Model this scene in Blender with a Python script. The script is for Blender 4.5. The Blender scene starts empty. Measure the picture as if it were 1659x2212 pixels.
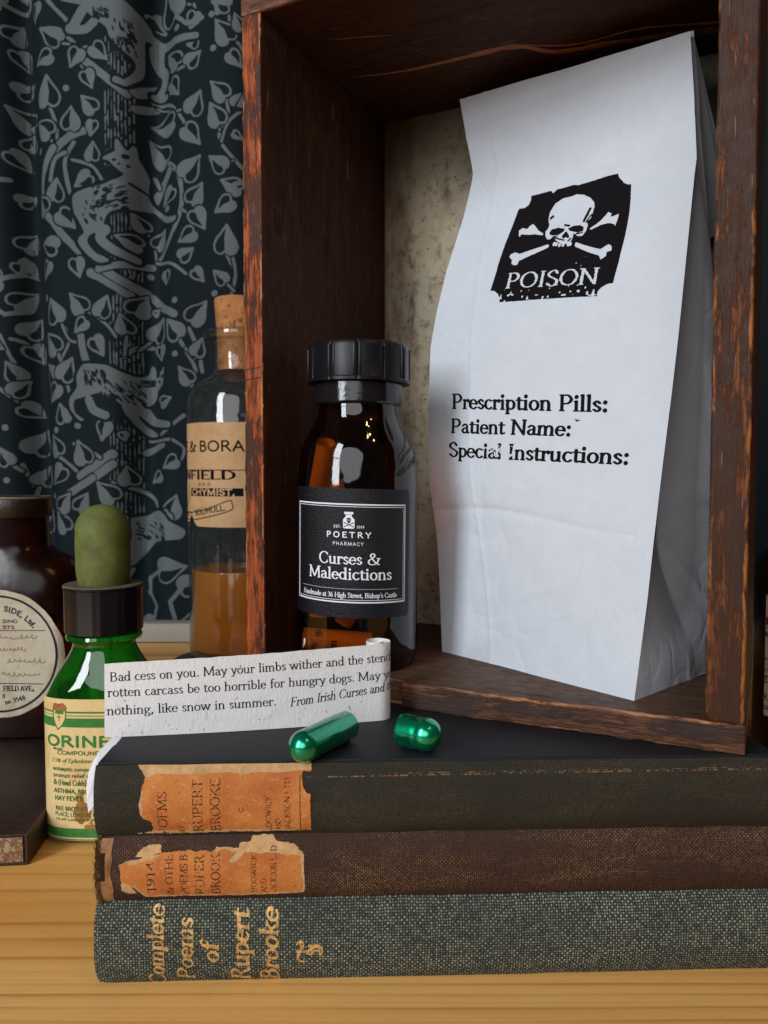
import bpy, bmesh, math, random, copy
import numpy as np
from math import sin, cos, tan, radians, pi
from mathutils import Vector, Matrix
random.seed(7); np.random.seed(7)
SC = bpy.context.scene
COL = SC.collection
K = 0.01                                   # everything below is measured in centimetres
# ---------------------------------------------------------------- camera
CAM_H = 15.1; PITCH = math.atan(86/1724.0)
cam = bpy.data.cameras.new('camera'); camo = bpy.data.objects.new('camera', cam); COL.objects.link(camo)
camo.location = (0, 0, CAM_H*K); camo.rotation_euler = (pi/2-PITCH, 0, 0)
cam.sensor_fit = 'VERTICAL'; cam.sensor_height = 24.0; cam.lens = 24.0*1724/2212
cam.clip_start = 0.01; cam.clip_end = 50
cam.dof.use_dof = True; cam.dof.focus_distance = 0.285; cam.dof.aperture_fstop = 19.0
SC.camera = camo
# ---------------------------------------------------------------- room light
w = bpy.data.worlds.new('World'); SC.world = w; w.use_nodes = True
w.node_tree.nodes['Background'].inputs[0].default_value = (0.66, 0.58, 0.52, 1)
w.node_tree.nodes['Background'].inputs[1].default_value = 0.06
def area(name, loc, target, sx, sy, energy, col):
    l = bpy.data.lights.new(name, 'AREA'); l.shape = 'RECTANGLE'; l.size = sx*K; l.size_y = sy*K
    l.energy = energy; l.color = col
    o = bpy.data.objects.new(name, l); COL.objects.link(o); o.location = Vector(loc)*K
    o.rotation_euler = (Vector(target)-Vector(loc)).to_track_quat('-Z', 'Y').to_euler()
    return o
for dz in (-38, 0, 38): area('window_pane_light', (-92, -72, 80+dz), (2, 32, 12+dz), 34, 34, 5.6, (0.90, 0.95, 1.0))
area('room_bounce_fill', (-52, -190, 105), (5, 30, 14), 210, 150, 20.0, (0.95, 0.965, 1.0))  # added fill lamp standing in for light bounced off the room
bpy.data.lights['room_bounce_fill'].shape = 'ELLIPSE'
for i, (x, z) in enumerate(((30, 100), (50, 96), (40, 110))):
    l = bpy.data.lights.new('ceiling_spot', 'POINT'); l.energy = 1.2; l.color = (1, 0.62, 0.26); l.shadow_soft_size = 0.02
    o = bpy.data.objects.new('ceiling_spot', l); COL.objects.link(o); o.location = Vector((x, -22, z))*K
SC.view_settings.view_transform = 'Standard'; SC.view_settings.look = 'None'
SC.view_settings.exposure = 0.12; SC.view_settings.gamma = 1.0
SC.cycles.max_bounces = 10; SC.cycles.transparent_max_bounces = 24
SC.cycles.caustics_reflective = False; SC.cycles.caustics_refractive = False

# ---------------------------------------------------------------- measuring: a sight line through a point of the 1659 x 2212 view
def ray(x, y):
    a = (x-829.5)/1724.0; b = -(y-1106)/1724.0
    return np.array([a, cos(PITCH)+b*sin(PITCH), -sin(PITCH)+b*cos(PITCH)])
def atz(x, y, z):
    d = ray(x, y); t = (z-CAM_H)/d[2]; return np.array([0, 0, CAM_H])+d*t
def aty(x, y, Y):
    d = ray(x, y); return np.array([0, 0, CAM_H])+d*(Y/d[1])
def onplane(x, y, p0, n):
    d = ray(x, y); o = np.array([0, 0, CAM_H]); t = np.dot(np.array(p0)-o, n)/np.dot(d, n); return o+d*t
def zof(y, Y): return aty(829.5, y, Y)[2]
def xof(x, Y): return aty(x, 1106, Y)[0]

# ---------------------------------------------------------------- objects
def link(name, me, mat=None, parent=None, loc=None, rot=None):
    o = bpy.data.objects.new(name, me); COL.objects.link(o)
    if mat is not None and me is not None: me.materials.append(mat)
    if parent is not None: o.parent = parent
    if loc is not None: o.location = Vector([float(c) for c in loc])*K
    if rot is not None: o.rotation_euler = rot
    return o
def tag(o, label=None, cat=None, group=None, kind=None):
    if label: o['label'] = label
    if cat: o['category'] = cat
    if group: o['group'] = group
    if kind: o['kind'] = kind
    return o
def thing(name, label, cat, loc=(0, 0, 0), rot=(0, 0, 0), group=None):
    return tag(link(name, None, None, None, loc, rot), label, cat, group)
def mesh(name, V, F, smooth=False):
    me = bpy.data.meshes.new(name)
    me.from_pydata([tuple(float(c)*K for c in v) for v in V], [], [tuple(f) for f in F])
    if smooth: me.polygons.foreach_set('use_smooth', [True]*len(me.polygons))
    me.update(); return me
def grid_mesh(name, P, closed_u=False, closed_v=False, smooth=True, caps=False):
    nu, nv = P.shape[:2]; V = P.reshape(-1, 3); F = []
    for i in range(nu if closed_u else nu-1):
        for j in range(nv if closed_v else nv-1):
            a = i*nv+j; b = ((i+1) % nu)*nv+j; c = ((i+1) % nu)*nv+(j+1) % nv; d = i*nv+(j+1) % nv
            F.append((a, b, c, d))
    if caps:
        F.append([j for j in range(nv)][::1]); F.append([(nu-1)*nv+j for j in range(nv)][::-1])
    me = mesh(name, V, F, smooth)
    if caps: me.polygons[len(me.polygons)-1].use_smooth = False; me.polygons[len(me.polygons)-2].use_smooth = False
    return me
def sharp(me, ang=35):
    bm = bmesh.new(); bm.from_mesh(me)
    for e in bm.edges:
        if len(e.link_faces) == 2 and e.calc_face_angle(0) > radians(ang): e.smooth = False
    bmesh.ops.recalc_face_normals(bm, faces=bm.faces)
    bm.to_mesh(me); bm.free(); return me
def lathe(name, prof, n=64, smooth=True, fn=None, ang=35):
    P = np.zeros((len(prof), n, 3))
    for i, (r, z) in enumerate(prof):
        for j in range(n):
            a = 2*pi*j/n; rr = max(r, 1e-4)*(fn(a, i, z) if fn else 1)
            P[i, j] = (rr*cos(a), rr*sin(a), z)
    me = grid_mesh(name, P, closed_v=True, smooth=smooth)
    return sharp(me, ang)
def vnoise(x, seed=0):
    x = np.asarray(x, float); i = np.floor(x).astype(int); f = x-i; f = f*f*(3-2*f)
    h = lambda k: (np.sin(k*127.1+seed*311.7)*43758.5453) % 1.0
    return (h(i)*(1-f)+h(i+1)*f)*2-1
def board(name, L, A, B, bev=0.08, wear=0.03, seed=0, n=70, cut=None):
    """a worn plank: length L along x, section A (y) by B (z), its corner at the origin; 'edge' marks its arrises"""
    cs = []; cor = ((A-bev, bev, -90), (A-bev, B-bev, 0), (bev, B-bev, 90), (bev, bev, 180)); d = 0.075
    for q, (cx, cy, a0) in enumerate(cor):
        for k in range(4):
            a = radians(a0+k*30); cs.append((cx+bev*cos(a), cy+bev*sin(a), 1.0, q))
        nx_, ny_, _ = cor[(q+1) % 4]; p0 = np.array(cs[-1][:2]); a1 = radians(cor[(q+1) % 4][2]); p1 = np.array([nx_+bev*cos(a1), ny_+bev*sin(a1)])
        ln = np.hypot(*(p1-p0)); u = (p1-p0)/ln; dd = min(d, ln*0.3)
        for t in (dd, 2*dd, ln-2*dd, ln-dd): c = p0+u*t; cs.append((c[0], c[1], 0.5 if t in (dd, ln-dd) else 0.0, q if t < ln/2 else (q+1) % 4))
    m = len(cs); xs = np.concatenate([[0, bev*0.5], np.linspace(bev, L-bev, n), [L-bev*0.5, L]])
    if cut: xs = np.sort(np.concatenate([xs, [cut[0]-0.01, cut[0]+0.03]]))
    P = np.zeros((len(xs), m, 3)); E = np.zeros((len(xs), m))
    for j, (cy, cz, e, q) in enumerate(cs):
        nz = vnoise(xs*1.7, seed+q)*0.6+vnoise(xs*5.3, seed+q+9)*0.4
        chip = np.clip(vnoise(xs*1.1, seed+q+20)-0.5, 0, 1)*1.6
        off = wear*(nz-chip*2.0)*e
        P[:, j, 0] = xs; P[:, j, 1] = cy+off*(1 if cy > A/2 else -1)*0.5; P[:, j, 2] = cz+off*(1 if cz > B/2 else -1)*0.7
        E[:, j] = e
        for k in (0, len(xs)-1):
            P[k, j, 1] = A/2+(P[k, j, 1]-A/2)*(1-bev/A); P[k, j, 2] = B/2+(P[k, j, 2]-B/2)*(1-bev/B); E[k, j] = max(0.9, e)
        if cut: P[xs < cut[0]+0.001, j, 1] = np.maximum(P[xs < cut[0]+0.001, j, 1], cut[1])
    me = sharp(grid_mesh(name, P, closed_v=True, caps=True), 50)
    at = me.attributes.new('edge', 'FLOAT', 'POINT'); at.data.foreach_set('value', E.ravel().astype(np.float32)); return me
def rbox(name, dx, dy, dz, bev=0.05, seg=2, c=(0, 0, 0)):
    bm = bmesh.new(); bmesh.ops.create_cube(bm, size=1)
    for v in bm.verts: v.co = Vector(((v.co.x*dx+c[0]), (v.co.y*dy+c[1]), (v.co.z*dz+c[2])))*K
    if bev > 0: bmesh.ops.bevel(bm, geom=bm.edges[:], offset=bev*K, segments=seg, affect='EDGES', profile=0.5)
    me = bpy.data.meshes.new(name); bm.to_mesh(me); bm.free()
    me.polygons.foreach_set('use_smooth', [True]*len(me.polygons)); return sharp(me, 40)

# ---------------------------------------------------------------- print: shapes drawn as signed fields, then cut out as thin sheets
class Field:
    def __init__(s, x0, y0, x1, y1, h):
        s.x0, s.y0, s.h = x0, y0, h; s.nx = int(math.ceil((x1-x0)/h))+1; s.ny = int(math.ceil((y1-y0)/h))+1
        s.f = np.full((s.ny, s.nx), -9.0)
        s.X = x0+np.arange(s.nx)*h; s.Y = y0+np.arange(s.ny)*h
    def win(s, xa, ya, xb, yb, pad):
        i0 = max(0, int((xa-pad-s.x0)/s.h)); i1 = min(s.nx, int((xb+pad-s.x0)/s.h)+2)
        j0 = max(0, int((ya-pad-s.y0)/s.h)); j1 = min(s.ny, int((yb+pad-s.y0)/s.h)+2)
        return i0, i1, j0, j1
    def put(s, w, val, op):
        i0, i1, j0, j1 = w; t = s.f[j0:j1, i0:i1]
        if op == 'add': np.maximum(t, val, out=t)
        elif op == 'sub': np.minimum(t, -val, out=t)
    def segs(s, pts, r, M=None, op='add', r2=None):
        """polyline; M maps offsets so that the nib is the unit circle"""
        for k in range(len(pts)-1):
            p, q = pts[k], pts[k+1]
            rr = r if r2 is None else r+(r2-r)*(k+0.5)/(len(pts)-1)
            R = rr if M is None else M[2]
            wv = s.win(min(p[0], q[0]), min(p[1], q[1]), max(p[0], q[0]), max(p[1], q[1]), R+2*s.h)
            if wv[0] >= wv[1] or wv[2] >= wv[3]: continue
            gx = s.X[wv[0]:wv[1]][None, :]-p[0]; gy = s.Y[wv[2]:wv[3]][:, None]-p[1]
            dx, dy = q[0]-p[0], q[1]-p[1]
            if M is not None:
                m = M[0]; gx, gy = m[0][0]*gx+m[0][1]*gy, m[1][0]*gx+m[1][1]*gy
                dx, dy = m[0][0]*dx+m[0][1]*dy, m[1][0]*dx+m[1][1]*dy
            L = dx*dx+dy*dy+1e-12; t = np.clip((gx*dx+gy*dy)/L, 0, 1)
            d = np.hypot(gx-t*dx, gy-t*dy)
            s.put(wv, (1-d)*M[1] if M is not None else rr-d, op)
    def poly(s, pts, op='add'):
        P = np.array(pts, float); mn = P.min(0); mx = P.max(0)
        wv = s.win(mn[0], mn[1], mx[0], mx[1], 3*s.h)
        if wv[0] >= wv[1] or wv[2] >= wv[3]: return
        gx = s.X[wv[0]:wv[1]][None, :]+0*s.Y[wv[2]:wv[3]][:, None]; gy = s.Y[wv[2]:wv[3]][:, None]+0*gx
        D = np.full(gx.shape, 1e9); ins = np.zeros(gx.shape, bool)
        for k in range(len(P)):
            p, q = P[k], P[(k+1) % len(P)]
            dx, dy = q-p; ax, ay = gx-p[0], gy-p[1]; t = np.clip((ax*dx+ay*dy)/(dx*dx+dy*dy+1e-12), 0, 1)
            D = np.minimum(D, np.hypot(ax-t*dx, ay-t*dy))
            if p[1] != q[1]:
                c = ((p[1] > gy) != (q[1] > gy)) & (gx < dx*(gy-p[1])/(q[1]-p[1])+p[0]); ins ^= c
        s.put(wv, np.where(ins, D, -D), op)
    def ell(s, cx, cy, a, b, rot=0, op='add'):
        R = max(a, b); wv = s.win(cx-R, cy-R, cx+R, cy+R, 2*s.h)
        gx = s.X[wv[0]:wv[1]][None, :]-cx; gy = s.Y[wv[2]:wv[3]][:, None]-cy; c, n = cos(rot), sin(rot)
        u = (gx*c+gy*n)/a; v = (-gx*n+gy*c)/b
        s.put(wv, (1-np.hypot(u, v))*min(a, b), op)
    def noise(s, scale, seed):
        rs = np.random.RandomState(seed); gw = int((s.nx-1)*s.h/scale)+3; gh = int((s.ny-1)*s.h/scale)+3
        g = rs.rand(gh, gw)*2-1; u = (s.X-s.x0)/scale; v = (s.Y-s.y0)/scale
        iu = u.astype(int); iv = v.astype(int); fu = u-iu; fv = v-iv; fu = fu*fu*(3-2*fu); fv = fv*fv*(3-2*fv)
        A = g[np.ix_(iv, iu)]; B = g[np.ix_(iv, iu+1)]; C = g[np.ix_(iv+1, iu)]; D = g[np.ix_(iv+1, iu+1)]
        fu = fu[None]; fv = fv[:, None]
        return (A*(1-fu)+B*fu)*(1-fv)+(C*(1-fu)+D*fu)*fv
    def sheet(s, name, fn, mat, parent=None, block=4, **kw):
        f = s.f; ins = f > 0
        h = s.h; a = ins[:-1, :-1]; b = ins[:-1, 1:]; c = ins[1:, 1:]; d = ins[1:, :-1]
        case = a*1+b*2+c*4+d*8
        VV = []; NN = []
        ny, nx = case.shape; full = case == 15
        by, bx = ny//block, nx//block
        bl = full[:by*block, :bx*block].reshape(by, block, bx, block).all(axis=(1, 3))
        J, I = np.nonzero(bl)
        if len(J):
            x = s.x0+I*block*h; y = s.y0+J*block*h; B = block*h
            VV.append(np.stack([np.stack([x, y], -1), np.stack([x+B, y], -1), np.stack([x+B, y+B], -1), np.stack([x, y+B], -1)], 1).reshape(-1, 2)); NN += [4]*len(J)
            up = np.kron(bl, np.ones((block, block), bool)); case = case.copy(); case[:by*block, :bx*block][up] = 0
        offs = ((0, 0), (0, 1), (1, 1), (1, 0))
        for cs in range(1, 16):
            J, I = np.nonzero(case == cs)
            if not len(J): continue
            vals = [f[J+oj, I+oi] for oj, oi in offs]; pts = []
            for k in range(4):
                k2 = (k+1) % 4; a_in = bool(cs >> k & 1); b_in = bool(cs >> k2 & 1)
                pk = np.stack([s.x0+(I+offs[k][1])*h, s.y0+(J+offs[k][0])*h], -1)
                if a_in: pts.append(pk)
                if a_in != b_in:
                    p2 = np.stack([s.x0+(I+offs[k2][1])*h, s.y0+(J+offs[k2][0])*h], -1)
                    va = np.clip(vals[k], -h*1.5, h*1.5); vb = np.clip(vals[k2], -h*1.5, h*1.5)
                    t = (va/(va-vb+1e-12))[:, None]; pts.append(pk+(p2-pk)*np.clip(t, 0.02, 0.98))
            VV.append(np.stack(pts, 1).reshape(-1, 2)); NN += [len(pts)]*len(J)
        if not VV: return None
        V = np.concatenate(VV); W = np.asarray(fn(V[:, 0], V[:, 1]), float)
        if W.shape[0] == 3 and W.ndim == 2 and W.shape[1] == len(V): W = W.T
        NN = np.array(NN); me = bpy.data.meshes.new(name)
        me.vertices.add(len(V)); me.vertices.foreach_set('co', (W*K).astype(np.float32).ravel())
        me.loops.add(len(V)); me.loops.foreach_set('vertex_index', np.arange(len(V), dtype=np.int32))
        me.polygons.add(len(NN)); st = np.concatenate([[0], np.cumsum(NN)[:-1]]).astype(np.int32)
        me.polygons.foreach_set('loop_start', st); me.update(calc_edges=True); me.validate()
        return link(name, me, mat, parent, **kw)

def cat_rom(P, n=7):
    P = [P[0]]+list(P)+[P[-1]]; out = []
    for i in range(1, len(P)-2):
        p0, p1, p2, p3 = [np.array(P[i+k], float) for k in (-1, 0, 1, 2)]
        for k in range(n):
            t = k/n; out.append(0.5*((2*p1)+(-p0+p2)*t+(2*p0-5*p1+4*p2-p3)*t*t+(-p0+3*p1-3*p2+p3)*t**3))
    out.append(np.array(P[-2], float)); return out
# lettering: pen skeletons.  L line, C curve, O ellipse, A arc, S foot serif (x y)
G = {
'a': '.43|C .08,.36 .19,.45 .3,.37 .31,.28|L .31,.3 .31,.09|C .31,.09 .34,.01 .41,.04|C .31,.27 .13,.22 .07,.11 .15,.0 .25,.03 .31,.1',
'b': '.46|L .1,.72 .1,.03|O .235,.22,.15,.21|T .1,.72',
'c': '.38|A .21,.22,.155,.22,50,320',
'd': '.47|O .2,.22,.15,.21|L .35,.72 .35,.0|T .35,.72|R .35,.0',
'e': '.4|A .2,.22,.155,.22,0,320|L .06,.245 .35,.245',
'f': '.28|C .31,.66 .23,.72 .14,.62 .13,.45|L .13,.5 .13,.0|L .03,.44 .26,.44|S .13,.0',
'g': '.43|O .19,.3,.125,.145|C .13,.17 .07,.09 .14,.05 .3,.03 .38,-.06 .3,-.19 .13,-.2 .05,-.12 .1,-.03 .17,.02|L .3,.4 .42,.42',
'h': '.49|L .1,.72 .1,.0|C .1,.33 .2,.44 .32,.42 .37,.28|L .37,.3 .37,.0|S .1,.0|S .37,.0|T .1,.72',
'i': '.23|L .11,.44 .11,.0|D .11,.62|S .11,.0|T .11,.44',
'j': '.22|C .12,.44 .12,.0 .08,-.17 -.02,-.17|D .12,.62|T .12,.44',
'k': '.46|L .1,.72 .1,.0|L .36,.43 .11,.2|L .2,.27 .4,.0|S .1,.0|S .4,.0|S .36,.44|T .1,.72',
'l': '.23|L .11,.72 .11,.0|S .11,.0|T .11,.72',
'm': '.73|L .1,.44 .1,.0|C .1,.33 .2,.44 .3,.42 .345,.28|L .345,.3 .345,.0|C .345,.33 .45,.44 .55,.42 .6,.28|L .6,.3 .6,.0|S .1,.0|S .345,.0|S .6,.0|T .1,.44',
'n': '.49|L .1,.44 .1,.0|C .1,.33 .2,.44 .32,.42 .37,.28|L .37,.3 .37,.0|S .1,.0|S .37,.0|T .1,.44',
'o': '.44|O .22,.22,.16,.22',
'p': '.46|L .1,.44 .1,-.2|O .235,.22,.15,.21|S .1,-.2|T .1,.44',
'q': '.46|O .2,.22,.15,.21|L .35,.42 .35,-.2|S .35,-.2',
'r': '.34|L .1,.44 .1,.0|C .1,.3 .18,.42 .3,.41|S .1,.0|T .1,.44|D .29,.39',
's': '.33|C .26,.36 .17,.45 .07,.36 .13,.25 .24,.18 .27,.09 .17,.0 .06,.08',
't': '.29|L .12,.56 .12,.1|C .12,.12 .15,.0 .27,.05|L .03,.44 .25,.44',
'u': '.49|L .1,.44 .1,.15|C .1,.15 .14,.01 .26,.02 .36,.12|L .36,.44 .36,.0|T .1,.44|T .36,.44|R .36,.0',
'v': '.44|L .06,.44 .22,.0|L .22,.0 .38,.44|S .06,.44|S .38,.44',
'w': '.66|L .05,.44 .19,.0|L .19,.0 .33,.42|L .31,.44 .47,.0|L .47,.0 .6,.44|S .05,.44|S .33,.44|S .6,.44',
'x': '.44|L .07,.44 .37,.0|L .36,.44 .07,.0|S .07,.44|S .37,.0|S .36,.44|S .07,.0',
'y': '.44|L .06,.44 .23,.02|C .38,.44 .24,.05 .14,-.17 .03,-.17|S .06,.44|S .38,.44',
'z': '.4|L .06,.43 .34,.43|L .34,.43 .05,.01|L .05,.01 .35,.01',
'A': '.68|L .08,.0 .34,.7|L .34,.7 .6,.0|L .18,.25 .5,.25|S .08,.0|S .6,.0',
'B': '.58|L .13,.7 .13,.0|C .13,.69 .34,.69 .43,.53 .34,.38 .13,.37|C .13,.37 .38,.37 .5,.19 .36,.01 .13,.01|S .13,.7,l|S .13,.0,l',
'C': '.64|A .36,.35,.28,.35,42,318|V .57,.58|V .57,.14',
'D': '.7|L .13,.7 .13,.0|C .13,.69 .38,.69 .58,.52 .62,.35 .58,.17 .38,.01 .13,.01|S .13,.7,l|S .13,.0,l',
'E': '.56|L .13,.7 .13,.0|L .13,.69 .48,.69|L .13,.37 .4,.37|L .13,.01 .5,.01|S .13,.7,l|S .13,.0,l|V .48,.65|V .5,.05|V .4,.37',
'F': '.53|L .13,.7 .13,.0|L .13,.69 .47,.69|L .13,.36 .39,.36|S .13,.7,l|S .13,.0|V .47,.65|V .39,.36',
'G': '.68|A .37,.35,.29,.35,45,300|L .56,.3 .56,.06|L .56,.06 .5,.04|S .56,.3|V .57,.6',
'H': '.72|L .13,.7 .13,.0|L .59,.7 .59,.0|L .13,.36 .59,.36|S .13,.7|S .13,.0|S .59,.7|S .59,.0',
'I': '.3|L .15,.7 .15,.0|S .15,.7|S .15,.0',
'J': '.36|C .22,.7 .22,.05 .15,-.08 .03,-.06|S .22,.7',
'K': '.66|L .13,.7 .13,.0|L .53,.7 .14,.33|L .25,.42 .58,.0|S .13,.7|S .13,.0|S .53,.7|S .58,.0',
'L': '.54|L .13,.7 .13,.0|L .13,.01 .49,.01|S .13,.7|S .13,.0,l|V .49,.06',
'M': '.82|L .12,.7 .1,.0|L .12,.7 .4,.06|L .4,.06 .69,.7|L .69,.7 .71,.0|S .09,.7,l|S .1,.0|S .72,.7|S .71,.0',
'N': '.7|L .12,.7 .12,.0|L .12,.7 .58,.0|L .58,.7 .58,.0|S .08,.7|S .12,.0|S .58,.7',
'O': '.72|O .36,.35,.29,.35',
'P': '.56|L .13,.7 .13,.0|C .13,.69 .36,.69 .48,.51 .36,.33 .13,.32|S .13,.7,l|S .13,.0',
'Q': '.72|O .36,.35,.29,.35|L .38,.02 .64,-.14',
'R': '.62|L .13,.7 .13,.0|C .13,.69 .36,.69 .46,.52 .34,.36 .13,.35|L .3,.36 .56,.0|S .13,.7,l|S .13,.0|S .57,.0',
'S': '.5|C .41,.57 .28,.71 .1,.62 .1,.47 .25,.37 .42,.26 .42,.1 .25,-.01 .08,.12|V .41,.6|V .08,.1',
'T': '.6|L .3,.7 .3,.0|L .05,.69 .55,.69|S .3,.0|V .05,.65|V .55,.65',
'U': '.7|C .12,.7 .12,.2 .2,.03 .36,.0 .52,.05 .58,.22 .58,.7|S .12,.7|S .58,.7',
'V': '.66|L .08,.7 .33,.0|L .33,.0 .58,.7|S .08,.7|S .58,.7',
'W': '.92|L .08,.7 .27,.0|L .27,.0 .47,.65|L .45,.68 .64,.0|L .64,.0 .85,.7|S .08,.7|S .85,.7',
'X': '.64|L .1,.7 .54,.0|L .53,.7 .1,.0|S .1,.7|S .53,.7|S .1,.0|S .54,.0',
'Y': '.62|L .07,.7 .31,.33|L .55,.7 .31,.33|L .31,.35 .31,.0|S .07,.7|S .55,.7|S .31,.0',
'Z': '.6|L .08,.69 .52,.69|L .52,.69 .07,.01|L .07,.01 .54,.01',
'0': '.5|O .25,.33,.18,.33', '1': '.36|L .19,.67 .19,.0|S .19,.0|L .19,.67 .08,.58',
'2': '.48|C .08,.52 .2,.67 .38,.58 .36,.4 .1,.02|L .09,.02 .42,.02',
'3': '.46|C .08,.58 .22,.68 .37,.55 .28,.38 .2,.36|C .2,.36 .36,.34 .4,.16 .25,.0 .07,.06',
'4': '.5|L .34,.67 .34,.0|L .34,.67 .05,.2|L .05,.2 .46,.2|S .34,.0',
'5': '.46|L .13,.66 .39,.66|L .13,.66 .11,.38|C .11,.38 .28,.44 .4,.26 .32,.03 .07,.03',
'6': '.48|C .38,.67 .18,.56 .08,.3 .12,.06 .24,.0 .38,.08 .39,.26 .26,.38 .1,.28',
'8': '.48|O .24,.5,.13,.16|O .24,.17,.16,.18', '9': '.48|C .1,.0 .3,.1 .4,.35 .36,.6 .24,.67 .1,.6 .09,.42 .2,.3 .38,.4',
'%': '.7|O .18,.5,.1,.14|O .5,.15,.1,.14|L .5,.66 .17,.0',
'&': '.74|C .66,.38 .55,.12 .34,.0 .12,.05 .1,.25 .3,.4 .42,.55 .34,.69 .2,.6 .24,.44 .45,.15 .66,.0|L .56,.39 .72,.39',
':': '.24|D .12,.4|D .12,.05', '.': '.22|D .11,.05', ',': '.22|C .12,.06 .12,-.02 .06,-.12|D .11,.05',
"'": '.2|L .12,.7 .08,.52', '(': '.28|C .22,.74 .1,.5 .1,.12 .22,-.14', ')': '.28|C .06,.74 .18,.5 .18,.12 .06,-.14', ' ': '.26|', '-': '.3|L .05,.25 .25,.25',
}
def text_width(s, sp): return sum(float(G[c].split('|')[0])+sp for c in s)-sp
def text(F, s, x, y, em, serif=True, wt=0.045, thin=0.017, slant=0.0, sp=0.0, fit=None, rot=0.0, op='add', align='l', bend=None, warp=None, sx=1.0):
    """write s with its baseline starting at x, y.  fit: total width.  bend(u, v): extra map of text space"""
    W = text_width(s, sp); kx = (fit/(W*em)) if fit else sx
    if align == 'c': ox = -W*kx*em/2
    elif align == 'r': ox = -W*kx*em
    else: ox = 0
    cr, sr = cos(rot), sin(rot)
    a = wt*em*kx**0.5; b = (thin if serif else wt)*em
    m = [[cr/a, sr/a], [-sr/b, cr/b]]; M = (m, b, max(a, b))
    def tr(px, py):
        u = ox+(px*kx+py*slant)*em; v = py*em
        if bend: u, v = bend(u, v)
        X, Y = x+u*cr-v*sr, y+u*sr+v*cr
        return warp(X, Y) if warp else (X, Y)
    pen = 0.0
    for c in s:
        g = G[c].split('|'); gw = float(g[0])
        for st in g[1:]:
            if not st: continue
            k, *rest = st.split(' ')
            if k in 'LC':
                P = [tuple(map(float, q.split(','))) for q in rest]
                if k == 'C': P = cat_rom(P, 6)
                F.segs([tr(pen+p[0], p[1]) for p in P], 0, M, op)
            elif k in 'OA':
                v = list(map(float, rest[0].split(',')))
                a0, a1 = (0, 360) if k == 'O' else (v[4], v[5]); n = 22
                P = [(v[0]+v[2]*cos(radians(a0+(a1-a0)*i/n)), v[1]+v[3]*sin(radians(a0+(a1-a0)*i/n))) for i in range(n+1)]
                F.segs([tr(pen+p[0], p[1]) for p in P], 0, M, op)
            elif k == 'D':
                q = list(map(float, rest[0].split(','))); p = tr(pen+q[0], q[1]); F.ell(p[0], p[1], wt*em*1.35, wt*em*1.35, 0, op)
            elif serif and k in 'STRV':
                q = rest[0].split(','); qx, qy = float(q[0]), float(q[1])
                l, r = (0.09, 0.09)
                if k == 'T': l, r = 0.085, 0.0
                if k == 'R': l, r = 0.0, 0.09
                if len(q) > 2: r = 0
                if k == 'V': F.segs([tr(pen+qx, qy+0.05), tr(pen+qx, qy-0.05)], thin*em*0.9, None, op); continue
                p = [tr(pen+qx-l/kx**0.5, qy-(0.03 if k == 'T' else 0)), tr(pen+qx+r/kx**0.5, qy)]
                F.segs(p, thin*em*0.95, None, op)
        pen += gw+sp
    return W*kx*em

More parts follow.
